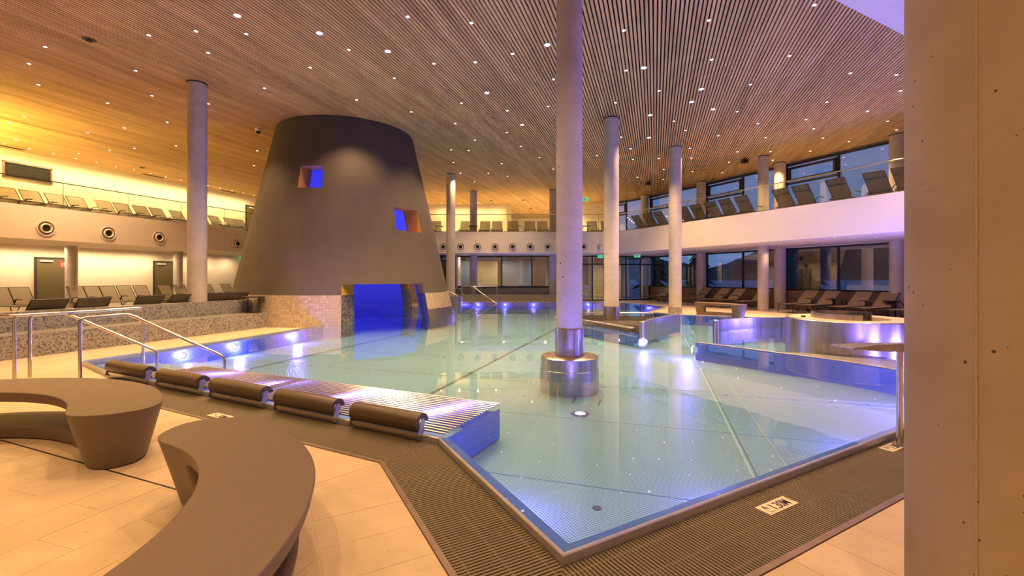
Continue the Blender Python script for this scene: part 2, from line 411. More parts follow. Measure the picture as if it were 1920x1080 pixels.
tile_zone([g2[1], g2[2], g2[3], g2[3] + Vector((-1.2, -4.9, 0)), g2[1] + Vector((-.2, -1.6, 0))], g2[2] + nB * .004, U, Vv, .60, .30)
tile_zone([g2[1] + Vector((.25, -.1, 0)), g2[0] - eR * 6.2, Vector((3.6, .6, 0)), Vector((.8, .6, 0))], g2[1], eR, nRr, .60, .30)
def gutter(name, a, b, ai, bi, label, cnt_dir):
    """overflow channel: dark trough, cross bars as one part, outer bronze trim"""
    root = empty(name, ((a + b + ai + bi) / 4).to_tuple()); off = -root.location
    tag(root, label, 'grating')
    MB().prism([p + off for p in (a, b, bi, ai)], -.0078, -.0068).build('trough', M['dark'], root)
    mb = MB(); d = (b - a).normalized(); pitch = .0225
    s0 = min((ai - a).dot(d), 0); s1 = max((bi - a).dot(d), (b - a).dot(d)); nrm = Vector((-d.y, d.x, 0))
    if (ai - a).dot(nrm) < 0: nrm = -nrm
    zone = [a, b, bi, ai]; c = sum(zone, Vector()) / 4
    k = s0
    while k < s1:
        q = [a + d * k, a + d * (k + .0135), a + d * (k + .0135) + nrm * GW, a + d * k + nrm * GW]
        for i in range(4):
            p0, p1 = zone[i], zone[(i + 1) % 4]; e = (p1 - p0).normalized(); nn = Vector((-e.y, e.x, 0))
            if (c - p0).dot(nn) < 0: nn = -nn
            q = clip(q, p0, nn)
            if len(q) < 3: break
        if len(q) >= 3: mb.prism([p + off for p in q], -.0065, .004)
        k += pitch
    for s in (.12, .5, .88):
        mb.beam(a + (ai - a) * s + off + Vector((0, 0, -.003)), b + (bi - b) * s + off + Vector((0, 0, -.003)), .012, .008)
    tag(mb.build('bar', M['grate'], root), 'fine cross bars of the overflow grating', kind='stuff')
    return root
r0 = ring(.004); rg = ring(GW)
gR = gutter('overflow_grating', r0[1], r0[0] - eR * 2.5, rg[1], rg[0] - eR * 2.5, 'dark ribbed overflow grating along the right pool edge with depth plate', 0)
gL = gutter('overflow_grating', r0[1], r0[2], rg[1], rg[2], 'dark ribbed overflow grating beside the short left near pool edge', 0)
gB = gutter('overflow_grating', r0[2], r0[3], rg[2], rg[3], 'dark ribbed overflow grating in front of the brown headrest rolls', 0)
def strip(a, b, ai, bi, root):
    off = -root.location
    MB().prism([p + off for p in (a, b, bi, ai)], -.007, .006).build('edge_trim', M['trim'], root)
g1b = ring(GW + .032)
strip(rg[1], rg[0] - eR * 2.5, g1b[1], g1b[0] - eR * 2.5, gR); strip(rg[1], rg[2], g1b[1], g1b[2], gL); strip(rg[2], rg[3], g1b[2], g1b[3], gB)
# black expansion joint crossing the left deck
ja, jb = G(-60, 808), G(335, 919)
struct(MB().beam(ja + Vector((0, 0, .0006)), jb + Vector((0, 0, .0006)), .012, .002).build('trim_1', M['frame']), 'thin dark expansion joint across the deck between the benches', 'joint')

# ------------------------------------------------------------------ pool shell
pool_w = tag(empty('pool_basin', (0, 0, 0)), 'stainless steel swimming pool basin with panelled embossed floor', 'pool', kind='structure')
n = len(pool)
def sweep(prof, name, mt):
    vs = []; fs = []; k = len(prof)
    for w, z in prof: vs += [(p.x, p.y, z) for p in offset_poly(pool, w)]
    for i in range(k):
        j = (i + 1) % k
        for a in range(n): b = (a + 1) % n; fs.append((i * n + a, i * n + b, j * n + b, j * n + a))
    MB().add(vs, fs).build(name, M[mt], pool_w)
sweep([(0, -.007), (0, .05), (.006, .056), (.018, .056), (.02, .05), (.02, -.007)], 'rim', 'rim')
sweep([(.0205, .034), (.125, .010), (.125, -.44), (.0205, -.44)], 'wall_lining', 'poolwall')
u0, du, v0, dv = 3.62 - 1.68 * 3, 1.68, -3.04 - 3.85 * 2, 3.85
me = None
for i in range(19):
    for j in range(7):
        c = U * (u0 + (i + .5) * du) + Vv * (v0 + (j + .5) * dv)
        if c.y < .5 or c.y > 27 or c.x < -9.5 or c.x > 12: continue
        if me is None: me = MB().box((0, 0, 0), (du - .012, dv - .02, .03)).mesh('panel', M['poolfloor'])
        o = link('floor_panel', me, pool_w); o.location = (c.x, c.y, ZF - .015); o.rotation_euler = (0, 0, AU)
MB().prism([Vector((-8, .5, 0)), Vector((12, .5, 0)), Vector((12, 26, 0)), Vector((-8, 26, 0))], ZF - .2, ZF - .022).build('sub_floor', M['seamlight'], pool_w)
for j, (vv, w, mt) in enumerate(((-7.0, .05, 'seam'), (-3.04, .055, 'seam'), (.78, .02, 'seamlight'), (1.1, .008, 'seamlight'))):
    MB().beam(U * 1.2 + Vv * vv + Vector((0, 0, ZF + .002)), U * 24 + Vv * vv + Vector((0, 0, ZF + .002)), w, .006).build('floor_channel' if mt == 'seam' else 'weld_seam', M[mt], pool_w)
for uu in (6.90, 7.12):
    MB().beam(U * uu + Vv * -6.9 + Vector((0, 0, ZF + .002)), U * uu + Vv * 4 + Vector((0, 0, ZF + .002)), .012, .006).build('weld_seam', M['seamlight'], pool_w)
# inlet plates along the jet band, drain cover, floor drain
for i in range(26):
    p = U * 7.01 + Vv * (-6.6 + i * .42)
    MB().lathe((p.x, p.y, ZF), [(.014, 0), (.014, .004), (.006, .004)], 8).build('inlet', M['seam'], pool_w)
dc = G(1100, 753, ZF)
q = MB(); a = .17; b = .13
for s in (-1, 1): q.beam(dc + Vv * a * s - U * b + Vector((0, 0, .004)), dc + Vv * a * s + U * b + Vector((0, 0, .004)), .02, .012)
q.build('drain_cover', M['seam'], pool_w)
q = MB()
for s in (-1, 1): q.beam(dc - Vv * a + U * b * s + Vector((0, 0, .004)), dc + Vv * a + U * b * s + Vector((0, 0, .004)), .012, .008)
q.build('drain_frame', M['seamlight'], pool_w)
dr = G(1119, 953, ZF)
MB().lathe(dr, [(.032, 0), (.032, .006), (.02, .012), (.0, .014)], 16).build('floor_drain', M['seam'], pool_w)
wp = offset_poly(pool, .0195)
wtri = tessellate_polygon([[Vector((p.x, p.y, 0)) for p in wp]])
wm = MB().add([(p.x, p.y, ZW) for p in wp], [tuple(t) if (wp[t[1]] - wp[t[0]]).cross(wp[t[2]] - wp[t[0]]).z > 0 else tuple(t)[::-1] for t in wtri])
water = tag(wm.build('water', M['water'], recalc=False), 'calm clear pool water mirroring columns and lamps', 'water', kind='stuff')

# ------------------------------------------------------------------ ceiling
def slat_range(v):
    """along-U extent of the slat at offset v inside the hall"""
    lo, hi = -4.0, 44.0
    def cut(p, nrm):
        nonlocal lo, hi
        a = U.dot(nrm); b = (Vv * v - p).dot(nrm)
        t = -b / a
        if a > 0: lo = max(lo, t)
        else: hi = min(hi, t)
    cut(WR - nR * .35, nR)                            # right window wall
    pe = Vector((5.98, 8.07, 0)); de = Vector((1.83, .96, 0)).normalized(); ne = Vector((-de.y, de.x, 0))
    if v > 2.0: cut(pe, ne)
    cut(Vector((0, 39.8, 0)), Vector((0, -1, 0)))
    cut(Vector((0, -5.9, 0)), Vector((0, 1, 0)))
    return lo, hi
ceil = tag(empty('ceiling', (0, 0, CEIL)), 'ceiling of parallel larch slats over a black void', 'ceiling', kind='structure')
MB().prism([Vector((-25, -6.2, 0)), Vector((17, -6.2, 0)), WRn - nR * .5 + Vector((.3, 0, 0)), WRf + dR * 12 - nR * .5, Vector((-25, 41, 0))], .075, .3).build('backing', M['dark'], ceil)
PIT, WID = .078, .048
slat_me = MB().box((0, 0, .0), (1, WID, .045)).mesh('slat', M['wood'])
stuff = MB(); nsl = 0; v = 8.9
while v > -26:
    lo, hi = slat_range(v)
    if hi - lo > .4:
        c = U * ((lo + hi) / 2) + Vv * v
        if nsl < 300:
            o = link('slat', slat_me, ceil); o.location = (c.x, c.y, .0225); o.rotation_euler = (0, 0, AU); o.scale = (hi - lo, 1, 1)
        else:
            stuff.box((c.x, c.y, .0225), (hi - lo, WID, .045), AU)
        nsl += 1
    v -= PIT
tag(stuff.build('slat', M['wood'], ceil), 'remaining fine larch slats above the left gallery', kind='stuff')
pe = Vector((5.98, 8.07, 0)); de = Vector((1.83, .96, 0)).normalized()
struct(MB().prism([pe - de * 3.2, pe + de * 7, Vector((16.5, 9, 0)), Vector((16.5, -5, 0)), Vector((4, -5, 0))], CEIL - .12, CEIL + .07).build('ceiling_plaster', M['fascia']), 'smooth white plaster ceiling field in the upper right corner', 'ceiling')

# ------------------------------------------------------------------ walls
def wall(name, a, b, z0, z1, th, mt, label):
    a, b = Vector((a[0], a[1], 0)), Vector((b[0], b[1], 0))
    m = MB().beam(a + Vector((0, 0, (z0 + z1) / 2)), b + Vector((0, 0, (z0 + z1) / 2)), th, z1 - z0)
    return struct(m.build(name, M[mt]), label, 'wall')
wl0 = WL - uL * 22; vl = Vv
wall('wall_left', WL - uL * 21 - vl * .15, WLc + uL * 2 - vl * .15, 0, CEIL + .07, .3, 'plaster', 'long cream plaster wall behind the left loungers, lower and gallery level')
wall('wall_back_left', (-16, 31.15), (-.37, 31.15), GALF, CEIL + .07, .3, 'plaster', 'bright cream wall at the back of the far gallery')
wall('wall_back_recess', (-.22, 31.3), (-.22, 38), GALF, CEIL + .07, .3, 'plaster', 'cream side wall of the deep recess in the far gallery')
wall('wall_back_deep', (-.4, 38), (6.0, 38), GALF, CEIL + .07, .3, 'plaster', 'distant cream wall closing the far gallery recess')
wall('wall_back_right', (4.75, 30.6), (6.35, 30.6), GALF, CEIL + .07, .5, 'plaster', 'short cream wall beside the upper right windows')
wall('wall_back_low', (-15, 26.4), (-4.2, 26.4), 0, SOF, .3, 'plaster', 'lower cream wall hidden behind the dark tower')
wall('wall_near', (-24, -6), (16.5, -6), 0, CEIL + .07, .3, 'plaster', 'cream wall behind the viewer')
wall('wall_right_near', (16.5, -6), (WRn.x + .1, WRn.y), 0, CEIL + .07, .3, 'plaster', 'cream wall on the near right behind the big column')

# ------------------------------------------------------------------ galleries
gl = MB().prism([FL - uL * 20, FLc, FLc + Vector((0, 7.2, 0)), WLc, WL - uL * 20], SOF, GALF)
struct(gl.build('gallery_left', M['fascia']), 'left gallery with smooth white parapet band and round nozzles', 'gallery')
gb = MB().prism([FLc + Vector((.0, 0, 0)), Vector((4.6, 24.1, 0)), Vector((5.6, 23.75, 0)), Vector((6.35, 22.65, 0)), Vector((8.0, 29.3, 0)), Vector((6.6, 38, 0)), Vector((-.4, 38, 0)), Vector((-.4, 31.2, 0)), FLc + Vector((0, 7.1, 0))], SOF, GALF)
struct(gb.build('gallery_back', M['fascia']), 'far gallery with white parapet band and a row of round nozzles', 'gallery')
gr = MB().prism([Vector((6.35, 22.65, 0)), Vector((6.75, 21.75, 0)), FR - dR * 6, WRn, WRf, Vector((8.0, 29.3, 0))], SOF, GALF)
struct(gr.build('gallery_right', M['fascia']), 'right gallery with wide white parapet band turning lilac', 'gallery')
def parapet(name, pts, inn, label):
    q = list(pts) + [p + inn for p in pts][::-1]
    struct(MB().prism(q, GALF - .002, GAL - .02).build(name, M['fascia']), label, 'parapet')
parapet('trim_2', [FL - uL * 20, FLc], -vl * .16, 'white upstand of the left gallery edge')
parapet('trim_3', [FLc, Vector((4.6, 24.1, 0)), Vector((5.6, 23.75, 0)), Vector((6.35, 22.65, 0))], Vector((.08, .16, 0)), 'white upstand of the far gallery edge')
parapet('trim_4', [Vector((6.35, 22.65, 0)), Vector((6.75, 21.75, 0)), FR - dR * 6], -nR * .16, 'white upstand of the right gallery edge')
def railing(pts, label, step=2.0, h=.92):
    root = empty('glass_railing', (pts[0].x, pts[0].y, GAL - .02)); off = -root.location; tag(root, label, 'railing')
    for a, b in zip(pts, pts[1:]):
        d = (b - a); L = d.length; d.normalize(); k = max(1, round(L / step))
        for i in range(k):
            p, q = a + d * (L / k * i + .012), a + d * (L / k * (i + 1) - .012)
            MB().beam(p + Vector((0, 0, GAL - .02 + h / 2)) + off, q + Vector((0, 0, GAL - .02 + h / 2)) + off, .016, h).build('pane', M['railglass'], root)
            MB().beam(p + d * -.012 + Vector((0, 0, GAL - .02)) + off, p + d * -.012 + Vector((0, 0, GAL - .02 + h)) + off, .012, .01).build('joint_strip', M['darkmetal'], root)
    MB().tube([p + Vector((0, 0, GAL - .02 + h + .012)) + off for p in pts], .018, 6).build('top_rail', M['tubesteel'] if 'left' not in label else M['darkmetal'], root)
    MB().tube([p + Vector((0, 0, GAL - .01)) + off for p in pts], .022, 6).build('base_channel', M['darkmetal'], root)
    return root
ins = Vector((0, .08, 0))
railing([FL - uL * 6 - vl * .08, FLc - vl * .08 + ins], 'frameless glass railing with dark top line on the left gallery')
railing([FLc + ins + Vector((.05, 0, 0)), Vector((4.62, 24.18, 0)), Vector((5.66, 23.82, 0)), Vector((6.43, 22.7, 0))], 'glass railing with thin steel rail on the far gallery')
railing([Vector((6.43, 22.7, 0)), Vector((6.83, 21.8, 0)), FR - nR * .08 - dR * 2.5], 'glass railing with thin steel rail on the right gallery')

# ------------------------------------------------------------------ nozzles in the parapets
def nozzle(p, nrm, label, r=.24):
    root = empty('air_nozzle', p); tag(root, label, 'nozzle', 'round air nozzles in the parapet')
    MB().lathe((0, 0, 0), [(r, 0), (r, .02), (r * .9, .035), (r * .86, .02), (r * .66, .02), (r * .62, .06), (r * .55, .075), (r * .48, .06), (r * .44, .02)], 28, nrm).build('flange', M['white'], root, True)
    MB().lathe((0, 0, 0), [(r * .86, .0), (r * .84, .022), (r * .66, .022), (r * .64, 0)], 28, nrm).build('gap_ring', M['trim'], root, True)
    MB().lathe((0, 0, 0), [(r * .45, .0), (r * .45, .024), (0, .026)], 20, nrm).build('throat', M['dark'], root)
    MB().tube([(Vector(nrm) * .03 + (Matrix.Rotation(k * math.pi / 12, 3, Vector(nrm)) @ Vector((0, 0, 1))) * r * .97) for k in range(24)], .012, 6, True).build('ring', M['white'], root, True)
for i, px in enumerate((86, 203, 298, 445)):
    p = on_line(FL + vl * .0, uL, px); p.z = 3.05
    nozzle(p, (Vv.x, Vv.y, 0), 'round white air nozzle on the left parapet, %s from the left' % ORD[i], .26)
for i, px in enumerate((831, 863.5, 895.5, 928, 961, 994, 1027, 1060, 1094, 1127)):
    nozzle(Vector(((px - 960) / F * 24.1, 24.1, 2.98)), (0, -1, 0), 'round white air nozzle on the far parapet, %s from the tower' % ORD[i], .215)

# ------------------------------------------------------------------ columns
def column(p, r, z1, label, z0=0.0, mt='concrete', sleeve=None, collar=True):
    root = empty('concrete_column', (p[0], p[1], z0)); tag(root, label, 'column', 'round concrete columns')
    MB().lathe((0, 0, 0), [(r, 0 if not sleeve else sleeve[0] - z0), (r, z1 - z0)], 40).build('shaft', M[mt], root, True)
    if sleeve: MB().lathe((0, 0, 0), [(r + .02, -.3), (r + .02, sleeve[0] - z0), (r, sleeve[0] - z0 + .002)], 40).build('sleeve', M[sleeve[1]], root, True)
    if collar: MB().lathe((0, 0, z1 - z0 - .03), [(r + .012, 0), (r + .012, .03)], 32).build('collar', M['darkmetal'], root, True)
    return root
c1 = Vector((.845, 6.68, 0))
k = column(c1, .19, CEIL, 'lilac-lit concrete column rising from a steel disc in the pool', sleeve=(.61, 'brushed'))
MB().lathe((0, 0, -.0), [(.43, -.3), (.43, .03), (.42, .04), (.42, .20), (.40, .215), (.0, .22)], 48).build('disc_base', M['brushed'], k, True)
column((3.09, 14.1), .228, CEIL, 'concrete column with steel sleeve on the sunken platform', sleeve=(.46, 'brushed'))
column((6.19, 17.2), .232, CEIL, 'concrete column with mosaic foot at the right pool edge', sleeve=(.24, 'mosaic'))
column((-8.02, 11.55), .215, CEIL, 'concrete column rising out of the mosaic seat wall on the left')
k = column((-2.94, 21.75), .215, CEIL, 'slender concrete column standing in the pool right of the tower', sleeve=(.44, 'brushed'))
MB().lathe((.12, 0, 0), [(.42, -.3), (.42, .44), (.0, .45)], 40).build('drum_base', M['brushed'], k, True)
for px, y, lab in ((888, 26.0, 'round concrete column on the far gallery left of the lilac column'), (1037, 25.7, 'round concrete column on the far gallery just left of the lilac column')):
    x = (px - 960) / F * y
    column((x, y), .215, CEIL, lab, GALF)
    column((x, y - .0), .215, SOF, lab.replace('on the far gallery', 'under the far gallery'), 0, collar=False)
for i, t in enumerate((0, 1, 2, 3)):
    p = Vector((13.35, 15.7, 0)) + (Vector((8.0, 27.3, 0)) - Vector((13.35, 15.7, 0))) * (t / 3)
    column(p, .23, CEIL, 'concrete column at the upper right windows, %s from the big near column' % ORD[i], GALF)
    column(p, .23, SOF, 'concrete column at the lower right windows, %s from the big near column' % ORD[i], 0, collar=False)
column((10.25, 18.5), .2, CEIL, 'concrete column lit by a lamp, between loungers on the right gallery', GALF)
column((10.25, 18.5), .2, SOF, 'concrete column under the right gallery among the loungers', 0, collar=False)
for px, lab in ((134, 'short concrete column under the left gallery beside the near door'), (334, 'short concrete column under the left gallery beside the far door')):
    p = on_line(WL + vl * .9, uL, px); column(p, .2, SOF, lab, 0, collar=False)
big = empty('concrete_column', (1.769, 1.495, 0)); tag(big, 'huge beige concrete column filling the right edge, pitted with small holes', 'column')
MB().lathe((0, 0, 0), [(.36, 0), (.36, CEIL - .12)], 72).build('shaft', M['concrete2'], big, True)
ang = math.atan2(-1.42, -1.83) + 1.08
MB().beam((.3615 * math.cos(math.radians(197)), .3615 * math.sin(math.radians(197)), 0), (.3615 * math.cos(math.radians(197)), .3615 * math.sin(math.radians(197)), CEIL - .2), .003, .003).build('formwork_seam', M['grout'], big)

# ------------------------------------------------------------------ tower
TC = Vector((-5.8, 16.0, 0))
def tr(z): return 3.50 - (z - .85) * .2294
def hit(px, py, far=False):
    o = Vector((0, 0, EYE)); d = Vector(((px - 960) / F, 1, -(py - HZ) / F)); s = []
    prev = None; y = 8.0
    while y < 24:
        p = o + d * y; g = (V2(p) - V2(TC)).length - tr(p.z)
        if prev is not None and prev * g < 0: s.append(p)
        prev = g; y += .01
    p = s[-1] if far else s[0]
    return math.atan2(p.y - TC.y, p.x - TC.x), p.z
def shell(us, zs, fo, fi, keep, wrap=False, uvr=3.3):
    body, rev = MB(), MB(); nu, nz = len(us), len(zs)
    cu = nu if wrap else nu - 1
    def vid(i, j): return (i % nu) * nz + j
    vo = [fo(u, z) for u in us for z in zs]; vi = [fi(u, z) for u in us for z in zs]
    uv = [(u * uvr, z) for u in us for z in zs]
    fs = []; rf = []; K = nu * nz
    def kp(i, j):
        if j < 0 or j >= nz - 1: return None
        if wrap: i %= nu
        elif i < 0 or i >= cu: return None
        return keep((us[i] + (us[(i + 1) % nu] if i + 1 < nu or not wrap else us[0] + 2 * math.pi)) / 2, (zs[j] + zs[j + 1]) / 2)
    for i in range(cu):
        for j in range(nz - 1):
            if not kp(i, j): continue
            a, b, c, d = vid(i, j), vid(i + 1, j), vid(i + 1, j + 1), vid(i, j + 1)
            fs += [(a, b, c, d), (a + K, d + K, c + K, b + K)]
            for (x, y), e in (((i - 1, j), (a, d)), ((i + 1, j), (b, c)), ((i, j - 1), (a, b)), ((i, j + 1), (d, c))):
                s = kp(x, y)
                if not s: (rf if s is False else fs).append((e[0], e[1], e[1] + K, e[0] + K))
    uv2 = [(a + .52, b) for a, b in uv]; body.add(vo + vi, fs, uv + uv); rev.add(vo + vi, rf, uv + uv2)
    return body, rev
def prune(mb):
    used = sorted({i for f in mb.f for i in f}); mp = {k: i for i, k in enumerate(used)}
    o = MB(); o.v = [mb.v[i] for i in used]; o.uv = [mb.uv[i] for i in used]; o.f = [tuple(mp[i] for i in f) for f in mb.f]; return o
def islands(mb):
    par = list(range(len(mb.v)))
    def fd(i):
        while par[i] != i: par[i] = par[par[i]]; i = par[i]
        return i
    for f in mb.f:
        for i in f[1:]: par[fd(i)] = fd(f[0])
    out = {}
    for f in mb.f: out.setdefault(fd(f[0]), []).append(f)
    res = []
    for fs in out.values():
        q = MB(); q.v, q.uv, q.f = mb.v, mb.uv, fs; res.append(prune(q))
    return res
w1a, z1a = hit(558, 352); w1b, z1b = hit(607, 311); w2a, z2a = hit(744, 431); w2b, z2b = hit(782, 395)
o1a, _ = hit(640, 560); o1b, _ = hit(797, 560)
o2a, _ = hit(768, 545, True); o2b, _ = hit(800, 545, True)
o2a, o2b = min(o2a, o2b), max(o2a, o2b)
two = 2 * math.pi
def nrm(a, base): 
    while a < base: a += two
    return a
base = o1a - .02
brk = sorted(nrm(a, base) for a in (w1a, w1b, w2a, w2b, o1a, o1b, o2a, o2b))
us = list(brk)
for i in range(96):
    a = base + i * two / 96
    if all(abs(a - b) > .02 for b in brk): us.append(a)
us.sort()
ZB, ZO = .86, 1.16
holes = [(nrm(o1a, base), nrm(o1b, base), -.5, ZO), (nrm(o2a, base), nrm(o2b, base), -.5, ZO), (nrm(w1a, base), nrm(w1b, base), z1a, z1b), (nrm(w2a, base), nrm(w2b, base), z2a, z2b)]
def keep(u, z):
    u = nrm(u, base)
    return not any(min(a, b) < u < max(a, b) and z0 < z < z1 for a, b, z0, z1 in holes)
def fo(u, z): return Vector((tr(z) * math.cos(u), tr(z) * math.sin(u), z))
def ease(x): x = max(0.0, min(1.0, x)); return x * x * (3 - 2 * x)
def turn(u, z):
    if z > ZO + .01: return u
    w = nrm(u, base - 1.0); a, b2 = base + .02, nrm(o1b, base)
    return u + .105 * ease((w - a + .8) / .8) * (1 - ease((w - b2) / 1.0)) if w < b2 + 1.0 else u
def fi(u, z): k = turn(u, z); return Vector(((tr(z) - .52) * math.cos(k), (tr(z) - .52) * math.sin(k), z))
tower = tag(empty('tower', TC), 'dark grey tapering tower with two square openings and a low archway in the pool', 'tower')
zs = sorted({ZB, ZO, z1a, z1b, z2a, z2b, CEIL - .01, 1.8, 2.4, 3.0, 3.6, 4.2, 4.8, 5.4, 6.0})
b, r = shell(us, zs, fo, fi, keep, True); b.build('plaster_shell', M['tower'], tower, True); [q_.build('reveal', M['ochre'], tower) for q_ in islands(prune(r))]
def fo2(u, z): return Vector(((tr(z) + .03) * math.cos(u), (tr(z) + .03) * math.sin(u), z))
b, r = shell(us, [-.3, -.0, .3, .6, ZB], fo2, lambda u, z: fi(u, z), keep, True); b.build('stone_base', M['mosaiccream'], tower, True); [q_.build('jamb', M['mosaicdark'], tower) for q_ in islands(prune(r))]
pr0 = nrm(o1b, base)
up = [pr0 + .004 + i * .08 for i in range(10)]
b, r = shell(up, [-.29, .0, .36], lambda u, z: Vector(((tr(z) + .045) * math.cos(u), (tr(z) + .045) * math.sin(u), z)), lambda u, z: Vector(((tr(z) + .032) * math.cos(u), (tr(z) + .032) * math.sin(u), z)), lambda u, z: True)
b.build('steel_skirt', M['brushed'], tower, True)
b, r = shell(us, [-.2] + [ZO] + zs[2:], lambda u, z: Vector(((tr(z) - .53) * math.cos(turn(u, z)), (tr(z) - .53) * math.sin(turn(u, z)), z)), lambda u, z: Vector(((tr(z) - .55) * math.cos(turn(u, z)), (tr(z) - .55) * math.sin(turn(u, z)), z)), lambda u, z: keep(u, z), True)
b.build('inner_lining', M['towerin'], tower, True)
def lamp(name, typ, loc, col, e, parent=None, size=.05, spot=None, blend=.5, rot=None):
    d = bpy.data.lights.new(name, typ); d.color = col; d.energy = e
    if typ != 'SUN': d.shadow_soft_size = size
    if typ == 'SPOT': d.spot_size = spot; d.spot_blend = blend
    o = bpy.data.objects.new(name, d); COL.objects.link(o); o.location = loc
    if parent: o.parent = parent
    if rot: o.rotation_euler = rot
    return o
lamp('tower_light', 'POINT', (0.0, 0.3, 3.4), BLUE, 150, tower, .25)
lamp('tower_light', 'POINT', (-1.2, -.3, 1.75), BLUE, 130, tower, .1)

# ------------------------------------------------------------------ mosaic seat walls
def seat_wall(org, rz, length, label, inset_right=0.0):
    root = empty('seat_wall', org, rz); tag(root, label, 'bench')
    MB().box((length / 2, .33, .185), (length, .66, .41)).build('lower_step', M['mosaic'], root)
    MB().box((length / 2 - .13, .66 + .22, .36), (length - .26, .44, .76)).build('upper_step', M['mosaic'], root)
    return root
s0, s1 = G(0, 676), G(527, 609.5)
ds = (s1 - s0).normalized()
sw = seat_wall(s0 - ds * 5, math.atan2(ds.y, ds.x), (s1 - s0).length + 5.05, 'long two-step seat wall of grey mosaic along the left deck')
sw2 = seat_wall(Vector((-4.1, 25.2, 0)), 0, 7.3, 'two-step mosaic seat wall under the far windows')

# ------------------------------------------------------------------ benches
def bench(center, ri, ro, a0, a1, h, label, n=34):
    root = empty('crescent_bench', center); tag(root, label, 'bench', 'taupe crescent benches')
    rm, hw = (ri + ro) / 2, (ro - ri) / 2; L = rm * abs(a1 - a0)
    def half(u):
        s = (u - a0) / (a1 - a0); e = min(s, 1 - s) * L; c = hw * 1.05
        return hw * (math.sqrt(max(0, 1 - (1 - min(1, e / c)) ** 2.4)) * .9 + .1)
    def prof(z): return -.10 * (1 - z / h)           # sides lean in towards the ground
    def sh(u, z):                                   # ends lean in as well
        return u
    def f(sign):
        def g(u, z):
            um = (a0 + a1) / 2; uu = um + (u - um) * (1 - .07 * (1 - z / h))
            w = max(.03, half(u) + prof(z) * min(1, half(u) / hw)); r = rm + sign * w
            return Vector((r * math.cos(uu), r * math.sin(uu), z))
        return g
    us = [a0 + (a1 - a0) * x for x in sorted({0, .012, .03, .055, .085, .12, .155, .17, .185, .215, .83, .815, .785, .845, .88, .915, .945, .97, .988, 1.0} | {.215 + .57 * i / n for i in range(1, n)})]
    zs = [0, .012, .05, .115, .13, .155, h - .125, h - .10, h - .085, h - .03, h - .008, h]
    def kp(u, z):
        s = (u - a0) / (a1 - a0); return not (.17 < s < .83 and .13 < z < h - .10)
    b, r = shell(us, zs, f(1), f(-1), kp); b.f += r.f[:]
    o = prune(b).build('body', M['bench'], root, False)
    bm = bmesh.new(); bm.from_mesh(o.data); bmesh.ops.remove_doubles(bm, verts=bm.verts, dist=1e-5); bmesh.ops.recalc_face_normals(bm, faces=bm.faces); bm.to_mesh(o.data); bm.free()
    for p in o.data.polygons: p.use_smooth = True
    s = o.modifiers.new('round', 'SUBSURF'); s.levels = 2; s.render_levels = 2
    return root
R = math.radians
bench((-4.2, 2.42, 0), 1.30, 1.86, R(26), R(150), .42, 'taupe moulded crescent bench at the left edge, seen over its concave side')
bench((-2.5, 1.5, 0), 1.20, 1.70, R(75), R(-45), .42, 'taupe moulded crescent bench closest to the viewer')
bench((6.0, 15.05, 0), 1.35, 1.85, R(66), R(-4), .46, 'taupe crescent bench with slot, on the far right deck before the loungers')

# ------------------------------------------------------------------ bubble lounge in the pool with headrest rolls
ub = Vector((.51, .86, 0)).normalized(); lg = tag(empty('bubble_lounge', B_), 'lounge of parallel steel tubes at the water surface behind the rolls', 'lounge')
e0, e1 = B_ + ub * .10, G(936, 768); back = (G(398, 697.5) - G(936, 768)).normalized()
NT = 18
for i in range(NT):
    s = i / (NT - 1); a = e0 + (e1 - e0) * s; z = ZW + .012
    dirn = eB.lerp(back, s).normalized(); L = 5.0 - .2 * s
    a = a - B_; b_ = a + dirn * L
    MB().tube([(a.x, a.y, z), (b_.x, b_.y, z)], .010, 6).build('tube', M['tubesteel'], lg)
for t in (.9, 1.9, 2.9, 3.9, 4.8):
    p = e0 - B_ + eB * t; q_ = e1 - B_ + back * t
    MB().beam((p.x, p.y, ZW - .02), (q_.x, q_.y, ZW - .02), .03, .03).build('cross_bar', M['steel'], lg)
ends = [e0 - B_, e1 - B_]
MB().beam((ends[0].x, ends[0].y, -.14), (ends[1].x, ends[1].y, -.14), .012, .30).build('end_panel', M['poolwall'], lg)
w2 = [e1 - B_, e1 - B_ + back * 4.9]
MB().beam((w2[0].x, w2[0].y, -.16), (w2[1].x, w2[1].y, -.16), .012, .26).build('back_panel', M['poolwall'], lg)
fl = [e0 - B_, e1 - B_, e1 - B_ + back * 4.9, e0 - B_ + eB * 5]
MB().prism(fl, -.26, -.25).build('tray', M['seamlight'], lg)
rolls = [(203, 292), (297, 392), (397, 510), (518, 645), (660, 803)]
